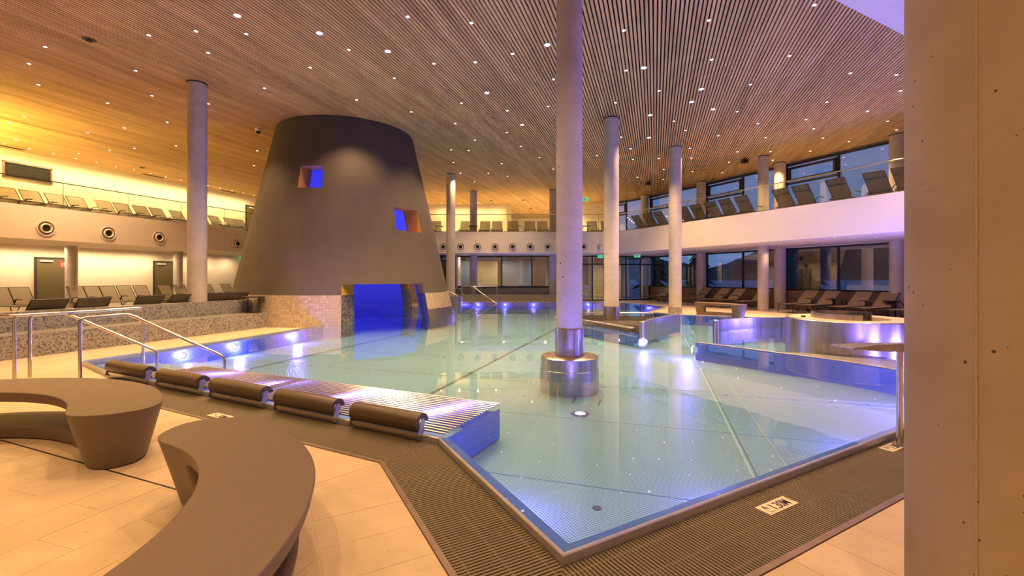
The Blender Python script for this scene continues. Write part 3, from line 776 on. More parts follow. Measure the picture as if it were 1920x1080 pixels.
for i, (xa, xb) in enumerate(rolls):
    base_p = B_ + nB * -.02
    pa, pb = on_line(base_p, eB, xa + 7), on_line(base_p, eB, xb - 11)
    root = empty('headrest_roll', (pa + pb) / 2); off = -root.location; zc = .146; r = .083
    tag(root, 'brown vinyl headrest roll on steel brackets, %s from the left' % ORD[i], 'headrest', 'headrest rolls along the lounge')
    ax = (pb - pa).normalized(); sd = Vector((-ax.y, ax.x, 0)); sd = sd if sd.y < 0 else -sd   # towards the viewer
    # C-shaped foam: section swept along the axis
    sec = []
    for k in range(21):
        a = R(-115) + R(290) * k / 20; sec.append((r * math.cos(a), r * math.sin(a)))
    for k in range(20, -1, -1):
        a = R(-115) + R(290) * k / 20; sec.append((r * .52 * math.cos(a), r * .52 * math.sin(a)))
    mb = MB(); ns = len(sec); vs = []; fs = []
    for t, sc_ in ((0, .9), (.012, 1), (1 - .012, 1), (1, .9)):
        for x, z in sec:
            m_ = math.hypot(x, z); tgt = r * .76; k_ = (tgt + (m_ - tgt) * sc_) / m_
            p = pa + (pb - pa) * t + sd * x * k_ + Vector((0, 0, zc + z * k_)); vs.append(p + off)
    for g_ in range(3):
        for k in range(ns): fs.append((g_ * ns + k, g_ * ns + (k + 1) % ns, (g_ + 1) * ns + (k + 1) % ns, (g_ + 1) * ns + k))
    for g_ in (0, 3):
        for k in range(20): fs.append((g_ * ns + k, g_ * ns + k + 1, g_ * ns + ns - 2 - k, g_ * ns + ns - 1 - k))
    mb.add(vs, fs).build('foam_roll', M['foam'], root, True)
    for t, e_ in ((0, -1), (1.0, 1)):
        p = pa + (pb - pa) * t + off + ax * (.006 * e_); lo_, hi_ = p + sd * .045 + Vector((0, 0, .03)), p + sd * .005 + Vector((0, 0, zc + .01))
        m = MB(); dd = (hi_ - lo_).normalized(); ww_ = ax.cross(dd).normalized() * .03; ring_ = []
        for k in range(9): ring_.append(hi_ + ww_ * math.cos(math.pi * k / 8) + dd * .03 * math.sin(math.pi * k / 8))
        for k in range(9): ring_.append(lo_ - ww_ * math.cos(math.pi * k / 8) - dd * .01 * math.sin(math.pi * k / 8))
        nr_ = len(ring_); m.add([q_ - ax * .004 for q_ in ring_] + [q_ + ax * .004 for q_ in ring_], [tuple(range(nr_))[::-1], tuple(range(nr_, 2 * nr_))] + [(k, (k + 1) % nr_, (k + 1) % nr_ + nr_, k + nr_) for k in range(nr_)])
        m.build('bracket', M['steel'], root)
    MB().beam(pa + off + sd * .05 + Vector((0, 0, .058)), pb + off + sd * .05 + Vector((0, 0, .058)), .006, .03).build('support_bar', M['steel'], root)

# entry steps at the pool's left corner
st = tag(empty('entry_steps', (0, 0, 0)), 'submerged steel entry steps in the left pool corner', 'steps')
q0, q1 = C_ + Vector((.1, .12, 0)), Vector((-6.6, 7.05, 0))
dq = (q1 - q0).normalized(); uq = Vector((-dq.y, dq.x, 0)); uq = uq if uq.x > 0 else -uq
for i in range(6):
    a = q0 + uq * (.02 + .30 * i); b2 = q1 + uq * (.02 + .30 * i)
    MB().prism([a, b2, b2 + uq * .285, a + uq * .285], ZF, -.02 - .045 * i).build('tread', M['seamlight'], st)

# ------------------------------------------------------------------ handrails
def handrail(paths, label, r=.021, joints=True):
    root = empty('handrail', (paths[0][0][0], paths[0][0][1], 0)); off = -root.location; tag(root, label, 'handrail')
    for nm, pts in paths:
        pts = [Vector(p) for p in pts]; sm = [pts[0]]
        for a, b2, c in zip(pts, pts[1:], pts[2:]):
            k = min(.06, (b2 - a).length * .4, (c - b2).length * .4)
            p, q_ = b2 + (a - b2).normalized() * k, b2 + (c - b2).normalized() * k
            sm += [p, (p + q_ + b2 * 2) / 4, q_]
        sm.append(pts[-1]); MB().tube([x + off for x in sm], r, 10).build(nm, M['tubesteel'], root, True)
    return root
def HR(nm, *pts): return (nm, [Vector(p) for p in pts])
def handrail2(paths, label, r=.021):
    root = empty('handrail', (paths[0][1][0].x, paths[0][1][0].y, 0)); off = -root.location; tag(root, label, 'handrail')
    for nm, pts in paths:
        sm = [pts[0]]
        for a, b2, c in zip(pts, pts[1:], pts[2:]):
            k = min(.06, (b2 - a).length * .4, (c - b2).length * .4)
            p, q_ = b2 + (a - b2).normalized() * k, b2 + (c - b2).normalized() * k
            sm += [p, (p + q_ + b2 * 2) / 4, q_]
        sm.append(pts[-1]); MB().tube([x + off for x in sm], r, 10).build(nm, M['tubesteel'], root, True)
        if nm == 'post': MB().lathe(pts[0] + off, [(.045, 0), (.045, .008), (.025, .012)], 16).build('flange', M['tubesteel'], root, True)
    return root
def at_z(p, z): return Vector((p.x, p.y, z))
pc = G(150, 716); pd = Vector((-5.33, 6.30, 0)); pe_ = Vector((-4.20, 6.62, 0))
handrail2([HR('rail', at_z(pc, 0), at_z(pc, .83), at_z(pd, .85), at_z(pe_, .20), at_z(pe_, -.12))], 'stainless handrail closest to the benches, sloping into the water')
pa_ = G(27, 712); pb_ = Vector((-6.47, 6.55, 0)); pz = Vector((-5.50, 7.02, 0))
handrail2([HR('post', at_z(pa_, 0), at_z(pa_, .83)), HR('rail', at_z(pa_, .85) + Vector((-1.2, -.12, 0)), at_z(pa_, .85), at_z(pb_, .85), at_z(pz, .22), at_z(pz, -.1))], 'stainless handrail leaving the left picture edge and sloping to the steps')
pf = G(56, 706); pg = G(268, 678)
handrail2([HR('rail', at_z(pf, 0), at_z(pf, .84), at_z(pg, .87), at_z(pg, -.05))], 'upright stainless handrail frame at the corner of the pool, nearest the mosaic wall')
# far steps behind the tower
y1 = 22.6
handrail2([HR('rail', D(866, 572, y1 + .9), D(866, 537, y1 + .9), D(886, 537, y1 + .7), D(932, 570, y1)), HR('rail', D(886, 537, y1 + 1.2), D(932, 537, y1 + 1.2), D(932, 568, y1 + 1.2))], 'thin handrail frame at the far steps before the mosaic seat', .018)
handrail2([HR('rail', D(853, 560, y1 + .3), D(853, 540, y1 + .3), D(862, 541, y1), D(868, 551, y1 - .4), D(895, 573, y1 - 1.2), D(895, 578, y1 - 1.2))], 'curved handrail at the far steps close to the pool column', .018)
handrail2([HR('rail', D(831, 542, 19.6), D(838, 545, 19.5), D(858, 554, 19.4), D(858, 566, 19.4))], 'short curved handrail emerging behind the tower', .018)

# ------------------------------------------------------------------ platform island and steel arcs on the right
def arc_wall(pts, z0, z1, th, mt, parent, name):
    n = len(pts); L = []; Rr = []
    for i in range(n):
        a = pts[max(0, i - 1)]; b2 = pts[min(n - 1, i + 1)]; d = (b2 - a).normalized(); nn = Vector((-d.y, d.x, 0)) * th / 2
        L.append(pts[i] + nn); Rr.append(pts[i] - nn)
    return MB().prism(L + Rr[::-1], z0, z1).build(name, M[mt], parent, False)
def smooth_curve(pts, k=6):
    out = []; n = len(pts)
    for i in range(n - 1):
        p0, p1, p2, p3 = pts[max(0, i - 1)], pts[i], pts[i + 1], pts[min(n - 1, i + 2)]
        for j in range(k):
            t = j / k
            out.append(.5 * ((2 * p1) + (p2 - p0) * t + (2 * p0 - 5 * p1 + 4 * p2 - p3) * t * t + (3 * p1 - p0 - 3 * p2 + p3) * t ** 3))
    out.append(pts[-1]); return out
isl = tag(empty('pool_platform', (3.0, 13.5, 0)), 'sunken bronze platform with curved steel wall around a pool column', 'platform')
of = -isl.location
pw = [G(1204, 629), G(1216, 622), G(1235, 616), G(1254, 612), G(1273, 609)]
arc_wall([p + of for p in smooth_curve(pw)], -.3, .30, .09, 'brushed', isl, 'curved_wall')
MB().lathe(pw[0] + of, [(.07, -.3), (.07, .32), (.05, .335), (0, .335)], 20).build('end_post', M['brushed'], isl, True)
plat = [G(1050, 603), G(1196, 628), pw[1], pw[2], pw[4], Vector((4.7, 15.2, 0)), Vector((2.6, 15.9, 0)), Vector((1.6, 15.0, 0))]
MB().prism([p + of for p in plat], ZF, .045).build('deck_plate', M['bronze'], isl)
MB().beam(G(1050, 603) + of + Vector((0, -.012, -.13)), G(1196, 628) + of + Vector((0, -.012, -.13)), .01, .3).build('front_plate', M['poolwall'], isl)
handrail2([HR('rail', at_z(G(1040, 600), .14), at_z(G(1188, 626), .14), at_z(G(1191, 624), .10), at_z(G(1186, 622), .06), at_z(G(1040, 597), .06))], 'low steel grab rail loop on the front of the platform', .022)
handrail2([HR('rail', at_z(G(1095, 595), .02), at_z(G(1095, 595), .16), at_z(G(1225, 596), .16), at_z(G(1225, 596), .02))], 'low steel grab rail behind the platform column', .02)
wing = tag(empty('wing_wall', (6, 11.5, 0)), 'curved low steel wing wall leading to the whirlpool drum', 'wall panel'); of = -wing.location
ww = [G(1342, 627), G(1352, 624.5), G(1378, 621), G(1405, 619.3), G(1433, 618.6), G(1468, 618.4), G(1505, 618.6), Vector((8.3, 11.4, 0))]
arc_wall([p + of for p in smooth_curve(ww)], -.3, .32, .07, 'brushed', wing, 'panel')
MB().lathe(ww[0] + of, [(.065, -.3), (.065, .34), (.05, .35), (0, .35)], 20).build('end_post', M['brushed'], wing, True)
whirl = tag(empty('whirlpool_drum', (6.55, 8.78, 0)), 'round polished steel whirlpool drum with cream tiled rim', 'whirlpool')
MB().lathe((0, 0, 0), [(1.08, -.3), (1.08, .56), (1.06, .575), (1.02, .575), (1.02, .3)], 72).build('drum', M['brushed'], whirl, True)
MB().lathe((0, 0, 0), [(1.02, .45), (1.02, .572), (.62, .572), (.62, .45)], 64).build('tiled_rim', M['deck'], whirl, True)
b, r = shell([R(20) + R(230) * i / 36 for i in range(37)], [.3, .58, .67], lambda u, z: Vector((.64 * math.cos(u), .64 * math.sin(u), z)), lambda u, z: Vector((.61 * math.cos(u), .61 * math.sin(u), z)), lambda u, z: True)
b.build('inner_upstand', M['brushed'], whirl, True)
MB().lathe((0, 0, 0), [(.62, .40), (.62, .42), (0, .42)], 40).build('tub_floor', M['pinktile'], whirl)
MB().box((-.78, .2, .59), (.06, .05, .03)).build('button', M['darkmetal'], whirl)
sub = tag(empty('channel_wall', (4.5, 8, 0)), 'curved divider wall with blue glow in its colour reaching the water surface on the right', 'divider'); of = -sub.location
sp = [G(1305, 647), G(1380, 656.5), G(1455, 667), G(1520, 675.5), G(1586, 685), G(1640, 694), G(1690, 703), Vector((5.5, 5.6, 0))]
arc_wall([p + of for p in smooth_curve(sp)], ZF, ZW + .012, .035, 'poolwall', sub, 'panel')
m = MB()
cap = smooth_curve(sp)
m.tube([at_z(p + of, ZW + .012) for p in cap], .009, 6).build('cap', M['trim'], sub, True)
bas = tag(MB().prism([G(1420, 659, -.02), G(1500, 669, -.02), G(1590, 681, -.02), G(1690, 697, -.02), G(1690, 675, -.02), G(1600, 670, -.02), G(1500, 661, -.02)], ZF, -.02).build('basin_step', M['pinktile']), 'pinkish tiled seat step under water before the whirlpool', 'step')
# water spout at the right edge
spb = Vector((3.13, 3.66, 0)); spout = tag(empty('water_spout', spb), 'flat fan-shaped steel water spout on a slim post beside the big column', 'spout')
MB().lathe((0, 0, 0), [(.05, .004), (.05, .012), (.022, .014), (.022, .78), (.0, .78)], 20).build('post', M['tubesteel'], spout, True)
tip = D(1578, 650, 3.75) - spb
sq = MB(); vs = []
for t, hw_, hh_ in ((0, .03, .035), (.5, .06, .028), (1, .11, .004)):
    c = Vector((.06, .0, .795)).lerp(tip, t); vs += [c + Vector((-.1, .99, 0)) * hw_ + Vector((0, 0, hh_)), c - Vector((-.1, .99, 0)) * hw_ + Vector((0, 0, hh_)), c - Vector((-.1, .99, 0)) * hw_ - Vector((0, 0, hh_)), c + Vector((-.1, .99, 0)) * hw_ - Vector((0, 0, hh_))]
fs = [(0, 1, 2, 3), (11, 10, 9, 8)] + [(g_ * 4 + k, g_ * 4 + (k + 1) % 4, g_ * 4 + 4 + (k + 1) % 4, g_ * 4 + 4 + k) for g_ in (0, 1) for k in range(4)]
sq.add(vs, fs).build('nozzle', M['steel'], spout)

# ------------------------------------------------------------------ depth plates
def text_mesh(s, size, ext=.0006):
    cu = bpy.data.curves.new('t', 'FONT'); cu.body = s; cu.size = size; cu.extrude = ext; cu.align_x = 'LEFT'; cu.resolution_u = 4; cu.offset = .0012
    o = bpy.data.objects.new('t', cu); COL.objects.link(o)
    me = bpy.data.meshes.new_from_object(o.evaluated_get(bpy.context.evaluated_depsgraph_get())); bpy.data.objects.remove(o); return me
def plate(c, d, label):
    rz = math.atan2(d.y, d.x); root = empty('depth_plate', (c.x, c.y, .0045), rz); tag(root, label, 'sign', 'depth plates on the grating')
    MB().box((0, 0, .001), (.285, .098, .002)).build('plate', M['plate'], root)
    me = text_mesh('1.30M', .092); me.materials.append(M['ink'])
    o = link('lettering', me, root); o.location = (-.062, -.033, .0027); o.scale = (.72, 1, 1)
    z = .0027
    m = MB().lathe((-.098, .028, z), [(.007, -.0004), (.007, .0005)], 10)
    m.beam((-.098, .026, z), (-.094, .008, z), .009, .0008); m.beam((-.108, .016, z), (-.08, .010, z), .007, .0009); m.build('swimmer_symbol', M['ink'], root)
    for nm, bits in (('water_line', (((-.114, .003), (-.072, .001), .003),)), ('depth_mark', (((-.108, -.006), (-.108, -.034), .0024), ((-.113, -.034), (-.07, -.034), .0026))), ('end_line', (((.131, -.03), (.131, .034), .0028),))):
        m = MB()
        for a, b2, w in bits: m.beam((a[0], a[1], z), (b2[0], b2[1], z), w, .0008)
        m.build(nm, M['ink'], root)
M['plate'] = plain('cream_enamel', (.72, .62, .46), (.69, .59, .43), 5, rough=.5)
plate(G(1457, 949), eR, 'cream depth plate reading 1.30M on the right near grating')
plate(G(1676, 838.5), eR, 'cream depth plate on the right grating beside the spout post')
plate(G(413, 781), -eB, 'cream depth plate on the grating, half hidden behind the nearest bench')

# ------------------------------------------------------------------ doors on the left wall
def door(px, w, z0, label, sign=False):
    p = on_line(WL, uL, px); rz = math.atan2(uL.y, uL.x)
    root = empty('door_%d' % door.n, (p.x, p.y, z0), rz); door.n += 1; struct(root, label, 'door')
    h = 2.12
    MB().box((0, -.03, h / 2), (w, .05, h)).build('leaf', M['door'], root)
    f = MB(); f.box((-w / 2 - .025, -.02, h / 2 + .02), (.05, .09, h + .06)); f.box((w / 2 + .025, -.02, h / 2 + .02), (.05, .09, h + .06)); f.box((0, -.02, h + .03), (w + .1, .09, .06))
    f.build('door_frame', M['darkmetal'], root)
    MB().box((-w * .22, -.09, h - .09), (.42, .05, .06)).build('closer', M['white'], root)
    m = MB(); m.box((w / 2 - .09, -.06, 1.05), (.045, .015, .22)); m.tube([(w / 2 - .09, -.06, 1.05), (w / 2 - .09, -.11, 1.05), (w / 2 - .23, -.11, 1.05)], .012, 8)
    m.build('handle', M['tubesteel'], root)
    if sign:
        s = tag(empty('fire_sign', (p.x, p.y, z0), rz), 'small square red and white fire hose sign on the near door', 'sign')
        MB().box((w / 2 - .19, -.058, h - .22), (.23, .006, .23)).build('panel', M['red'], s)
        m = MB(); m.lathe((w / 2 - .15, -.062, h - .2), [(.05, 0), (.05, .003)], 16, (0, -1, 0)); m.box((w / 2 - .25, -.062, h - .22), (.03, .004, .16)); m.box((w / 2 - .17, -.062, h - .30), (.1, .004, .02)); m.build('symbol', M['white'], s)
door.n = 1
door(98, 1.05, 0, 'olive grey door on the left wall beside the near short column', True)
door(309, 1.05, 0, 'olive grey door on the left wall beside the far short column')
door(478, 1.3, GALF, 'tall olive door on the left gallery next to the tower')
# ventilation opening on the gallery wall
p = on_line(WL, uL, 52); rz = math.atan2(uL.y, uL.x)
v_ = tag(empty('wall_vent', (p.x, p.y, 5.52), rz), 'dark rectangular ventilation opening with bronze frame on the gallery wall', 'vent')
m = MB()
for c, s in (((0, 0, .30), (1.5, .06, .06)), ((0, 0, -.30), (1.5, .06, .06)), ((-.72, 0, 0), (.06, .06, .6)), ((.72, 0, 0), (.06, .06, .6))): m.box((c[0], -.03, c[2]), s)
m.build('vent_frame', M['trim'], v_); MB().box((0, -.012, 0), (1.4, .02, .56)).build('opening', M['dark'], v_)
for i in range(6): MB().box((0, -.03, -.22 + i * .088), (1.38, .012, .02)).build('louvre', M['dark'], v_)

# ------------------------------------------------------------------ windows
def glazing(name, a, b, z0, z1, cols, label, hopper=False, transoms=(), sill=0.0):
    a, b = Vector((a[0], a[1], 0)), Vector((b[0], b[1], 0)); root = empty(name, a); struct(root, label, 'window'); off = -a
    d = (b - a); L = d.length; d.normalize()
    def bar(s0, s1, za, zb, w=.09, nm='frame_bar'): MB().beam(off + a + d * s0 + Vector((0, 0, za)), off + a + d * s1 + Vector((0, 0, zb)), w, .075).build(nm, M['frame'], root)
    xs = [0] + list(cols) + [1]
    bar(0, L, z0 + .04, z0 + .04); bar(0, L, z1 - .05, z1 - .05)
    for x in xs: bar(x * L, x * L, z0, z1, .09, 'mullion')
    for i, (x0, x1) in enumerate(zip(xs, xs[1:])):
        cells = [z0 + .08] + [t for t in transoms] + [z1 - .09]
        if hopper and i % 2 == 1: cells = [z0 + .08, z1 - .85, z1 - .09]
        for za, zb in zip(cells, cells[1:]):
            MB().beam(off + a + d * (x0 * L + .045) + Vector((0, 0, (za + zb) / 2)), off + a + d * (x1 * L - .045) + Vector((0, 0, (za + zb) / 2)), .02, zb - za).build('pane', M['glass'], root)
        for t in cells[1:-1]:
            bar(x0 * L, x1 * L, t, t, .09, 'transom')
            if hopper:
                for q_ in (.1,): bar(x0 * L + .1, x1 * L - .1, t + .14, t + .14, .14, 'sash'); bar(x0 * L + .1, x1 * L - .1, z1 - .2, z1 - .2, .14, 'sash'); bar(x0 * L + .14, x0 * L + .14, t + .1, z1 - .15, .14, 'sash'); bar(x1 * L - .14, x1 * L - .14, t + .1, z1 - .15, .14, 'sash')
    return root
colR = [Vector((13.35, 15.7, 0)) + (Vector((8.0, 27.3, 0)) - Vector((13.35, 15.7, 0))) * (t / 3) for t in range(-1, 4)]
wo = -nR * .42; wn_ = 1
bays = ['hidden behind the big column', 'closest to the big column', 'second from the big column', 'farthest from the big column']
for i in range(4):
    a, b = colR[i] + wo, colR[i + 1] + wo
    glazing('window_%d' % wn_, a, b, .80, SOF - .02, (.5,), 'lower right dusk window bay with dark frame, ' + bays[i]); wn_ += 1
    glazing('window_%d' % wn_, a, b, GAL, CEIL - .05, (.5,), 'upper right dusk window bay with tilting vent, ' + bays[i], hopper=True); wn_ += 1
    pa, pb = colR[i] + wo * .8, colR[i + 1] + wo * .8
    wall('wall_sill_%d' % (i + 1), pa, pb, 0, .80, .25, 'wallwood', 'low brown parapet wall under the lower right window bay, ' + bays[i])
wall('wall_slab_right', colR[0] + wo, colR[4] + wo, SOF - .03, GAL + .02, .2, 'fascia', 'white slab edge between the two right window storeys')
a = colR[4] + wo
glazing('window_%d' % wn_, a, (6.3, 30.6), GAL, CEIL - .05, (.5,), 'upper right window bay at the far end', hopper=True); wn_ += 1
glazing('window_%d' % wn_, (-4.1, 26.35), (2.9, 26.35), .78, SOF - .02, (.12, .24, .5, .75), 'long window into the lit back room under the far gallery'); wn_ += 1
wall('wall_sill_back', (-4.1, 26.45), (2.9, 26.45), 0, .78, .2, 'mosaic', 'mosaic parapet under the far window')
dg = glazing('window_%d' % wn_, (2.9, 26.35), (5.35, 26.35), .0, SOF - .02, (.18, .4, .72), 'glass entrance doors right of the lilac column', transoms=(2.12,)); wn_ += 1
dg2 = glazing('window_%d' % wn_, (5.35, 26.35), (8.4, 27.2), .0, SOF - .02, (.2, .45, .75), 'dark framed glass doors behind the platform column', transoms=(2.12,)); wn_ += 1
# back room behind the far windows
struct(MB().box((1.2, 31.6, 1.32), (14, .1, 2.62)).build('wall_room', M['plaster']), 'plain wall of the room behind the far windows', 'wall')
struct(MB().box((-3.2, 28.9, 1.32), (.1, 5.2, 2.62)).build('wall_room_side', M['plaster']), 'side wall of the room behind the far windows', 'wall')
for px, w, mt, lab in ((848, 2.3, 'bluewall', 'blue grey panel'), (912, 1.4, 'yellowwall', 'straw yellow panel'), (968, 1.9, 'bluewall', 'dark blue panel'), (1050, 1.3, 'plaster', 'pale narrow panel')):
    x = (px - 960) / F * 28.2
    tag(MB().box((x, 28.2, 1.2), (w, .08, 2.4)).build('partition', M[mt]), lab + ' partition seen through the far window', 'partition')
tag(MB().box((1.3, 28.9, 1.1), (1.6, .5, 2.2)).build('cabinet', M['darkmetal']), 'dark cabinet seen through the far window', 'cabinet')
# concrete landing outside with stairs behind glass doors
tag(MB().box((6.2, 29.6, 1.3), (1.8, .1, 2.6)).build('partition', M['yellowwall']), 'warm lit partition behind the glass doors', 'partition')

# ------------------------------------------------------------------ outdoors
out = tag(MB().prism([WRn - nR * .7, Vector((20, 5, 0)), Vector((400, 60, 0)), Vector((400, 500, 0)), Vector((-60, 500, 0)), Vector((-60, 41.5, 0)), Vector((3.5, 41.5, 0)), WRf + dR * 9 - nR * .7], -.6, -.15).build('snow_ground', M['snow']), 'snowy ground outside the right windows at dusk', 'ground', kind='structure')
m = MB(); nx, ny = 60, 8; vs = []; fs = []
for i in range(nx + 1):
    for j in range(ny + 1):
        x = 60 + 520 * i / nx; y = 230 + 260 * j / ny; s = i / nx
        hgt = (8 + 120 * max(0, s - .18) ** 1.1 + 7 * math.sin(s * 23) + 4 * math.sin(s * 61 + j)) * math.sin(math.pi * min(1, (j + .0) / ny * .9))
        vs.append((x, y, max(-.5, hgt) - .2))
for i in range(nx):
    for j in range(ny): k = i * (ny + 1) + j; fs.append((k, k + ny + 1, k + ny + 2, k + 1))
tag(m.add(vs, fs).build('mountain', M['hill'], None, True), 'dark forested mountain ridge outside against the dusk sky', 'mountain', kind='structure')
def conifer(x, y, h, label):
    root = empty('conifer', (x, y, -.15)); tag(root, label, 'tree', 'conifers outside')
    MB().lathe((0, 0, 0), [(.16, 0), (.05, h * .9)], 10).build('trunk', M['bark'], root)
    m = MB(); tiers = 11
    for i in range(tiers):
        z = h * (.08 + .86 * i / tiers); rr = h * .24 * (1 - i / tiers) + .12; vs = [(0, 0, z + h * .16)]; n = 18
        for k in range(n):
            a = 2 * math.pi * k / n + i; q_ = rr * (1.0 if k % 2 else .62) * random.uniform(.85, 1.1); vs.append((q_ * math.cos(a), q_ * math.sin(a), z - rr * .18 * (1 if k % 2 else 0)))
        m.add(vs, [(0, 1 + k, 1 + (k + 1) % n) for k in range(n)])
    m.build('foliage', M['needle'], root)
conifer(21.5, 33.5, 7.5, 'dark conifer outside the lower right window nearest the inner column')
conifer(16.5, 40, 6.5, 'dark snowy conifer outside the middle right window')
conifer(13.5, 44, 8, 'dark conifer outside the farthest right window')

# ------------------------------------------------------------------ loungers
def make_lounger(rec, label, sl):
    root = empty('sun_lounger'); tag(root, label, 'sun lounger')
    w = .285; L = 1.25; zs = .34; a = R(rec); bl = .78; hx = -.12
    top = Vector((hx - bl * math.cos(a), 0, zs + bl * math.sin(a)))
    MB().beam((hx, 0, zs), (hx + L, 0, zs), 2 * w - .03, .012).build('seat', M[sl], root)
    b_ = MB().beam((hx, 0, zs + .005), top, 2 * w - .03, .012).build('backrest', M[sl], root)
    MB().tube([(hx, -w, zs), (top.x, -w, top.z), (top.x, w, top.z), (hx, w, zs)], .014, 6).build('back_frame', M['darkmetal'], b_)
    mid = Vector((hx, 0, zs)).lerp(top, .68)
    MB().tube([(mid.x - .01, -w, mid.z), (mid.x - .035, 0, mid.z - .01), (mid.x - .01, w, mid.z)], .010, 5).build('stretcher', M['darkmetal'], b_)
    MB().tube([(hx - .25, -w, zs), (hx + L, -w, zs), (hx + L, w, zs), (hx - .25, w, zs)], .016, 6, True).build('frame', M['darkmetal'], root)
    for s in (-1, 1):
        MB().tube([(hx + L - .28, s * w, zs), (hx + L - .14, s * (w + .01), .014)], .014, 6).build('leg', M['darkmetal'], root)
        MB().tube([(hx + .30, s * w, zs), (hx + .02, s * (w + .01), .014)], .014, 6).build('leg', M['darkmetal'], root)
        MB().tube([(hx - .12, s * (w + .02), zs + .02), (hx + .02, s * (w + .025), zs + .19), (hx + .12, s * (w + .025), zs + .215), (hx + .38, s * (w + .025), zs + .20)], .016, 6).build('armrest', M['darkmetal'], root)
    MB().tube([(hx + .04, -w, .09), (hx + .04, w, .09)], .012, 6).build('axle', M['darkmetal'], root)
    for s in (-1, 1): MB().lathe((hx + .04, s * .2, .09), [(.05, -.015), (.05, .015)], 12, (0, 1, 0)).build('wheel', M['darkmetal'], root)
    return root
protos = {}
def lounger(p, heading, rec, label, group, z=0.0, sl='sling'):
    h = math.atan2(heading[1], heading[0])
    if (rec, sl) not in protos:
        protos[rec, sl] = o = make_lounger(rec, label, sl)
    else: o = copy_tree(protos[rec, sl])
    o.location = (p.x, p.y, z); o.rotation_euler = (0, 0, h); tag(o, label, 'sun lounger', group); return o
for i, px in enumerate((-18, 27, 73, 119, 158, 210, 243, 278, 308, 345, 389, 415, 443, 462)):
    lounger(on_line(FL - vl * 1.42, uL, px), Vv, 52, 'beige mesh lounger on the left gallery, %s from the left' % ORD[i], 'loungers on the left gallery', GALF)
for i, px in enumerate((12, 52, 157, 186, 216, 247, 277, 322, 350, 400, 436)):
    lounger(on_line(WL + vl * 1.55, uL, px), Vv, 56, 'beige mesh lounger along the left wall, %s from the left' % ORD[i], 'loungers along the left wall')
nds = Vector((-ds.y, ds.x, 0))
for i, px in enumerate((58, 143, 250, 312, 386, 424)):
    lounger(on_line(s0 + nds * (1.4 if i > 3 else 1.5), ds, px), Matrix.Rotation(-.2 if i > 3 else 0, 3, 'Z') @ nds, 50, 'lounger with shade-coloured dark back behind the mosaic seat wall, %s from the left' % ORD[i], 'loungers behind the mosaic seat wall', 0.0, 'slingshaded')
for i, px in enumerate((1230, 1300, 1334, 1362, 1408, 1494, 1533, 1592, 1640, 1702)):
    p = on_line(WR + nR * 1.35, dR, px + 8)
    lounger(p, nR, 40, 'shade-coloured brown lounger under the lower right windows, %s from the far end' % ORD[i], 'loungers under the right windows', 0.0, 'slingdim')
for i, px in enumerate((1207, 1229, 1249, 1296, 1320, 1348, 1376, 1407, 1481, 1519, 1585, 1657, 1712)):
    p = on_line(FR - nR * .95, dR, px)
    lounger(p, -nR, 52, 'shade-coloured dark mesh lounger seen from behind on the right gallery, %s from the far end' % ORD[i], 'loungers on the right gallery', GALF, 'slingshaded')
for i, px in enumerate((815, 872, 909, 932, 962, 994, 1018, 1052, 1112, 1139)):
    lounger(Vector(((px - 960) / F * 26.0 * (25.9 / 26.0), 25.9 if px not in (872,) else 25.9, 0)), (0, -1), 60, 'pale mesh lounger on the far gallery, %s from the tower' % ORD[i], 'loungers on the far gallery', GALF)
# small round tables
def side_table(p, z, label, h=.55, r=.24):
    root = empty('side_table', (p.x, p.y, z)); tag(root, label, 'table', 'small dark side tables')
    MB().lathe((0, 0, h), [(r, 0), (r, .018), (r - .01, .022), (0, .022)], 24).build('table_top', M['darkmetal'], root)
    for s in (-1, 1): MB().beam((s * r * .55, 0, .0), (s * r * .55, 0, h), .025, .025).build('leg', M['darkmetal'], root)
    MB().beam((-r * .6, 0, .008), (r * .6, 0, .008), .22, .014).build('foot', M['darkmetal'], root)
tp = s1 - ds * .62 + nds * .33
side_table(tp, .391, 'small dark table on the mosaic seat beside the tower', .42, .28)
for px, lab in ((823, 'small round table on the far gallery closest to the tower'), (887, 'small round table on the far gallery by the left column'), (976, 'small round table on the far gallery between pale loungers'), (1098, 'small round table on the far gallery right of the lilac column')):
    side_table(Vector(((px - 960) / F * 25.3, 25.3, 0)), GALF, lab, .6, .26)
for px, lab in ((1572, 'small dark table between loungers under the right windows'), (1672, 'small dark table beside the last lounger by the big column')):
    side_table(on_line(WR + nR * 1.0, dR, px), 0, lab)

# ------------------------------------------------------------------ lamps
lens_me = MB().lathe((0, 0, 0), [(.042, -.004), (.042, 0), (0, .0)], 14).mesh('lens', M['lamp'])
ring_me = MB().lathe((0, 0, 0), [(.042, -.002), (.062, -.008), (.064, .004), (.042, .004)], 14).mesh('ring', M['white'])
def downlight(p, label, group, e, col, spot=110, r=1.0, tilt=None, size=.04):
    root = empty('downlight', p); tag(root, label, 'downlight', group); root.scale = (r * .72, r * .72, r * .72)
    link('lens', lens_me, root); link('ring', ring_me, root)
    if e:
        d = lamps.get((e, col, spot))
        if d is None:
            d = bpy.data.lights.new('downlight_beam', 'SPOT'); d.energy = e; d.color = col; d.spot_size = R(spot); d.spot_blend = .7; d.shadow_soft_size = size; lamps[(e, col, spot)] = d
        o = bpy.data.objects.new('downlight_beam', d); COL.objects.link(o); o.location = (p[0], p[1], p[2] - .03)
        if tilt: o.rotation_euler = tilt
lamps = {}
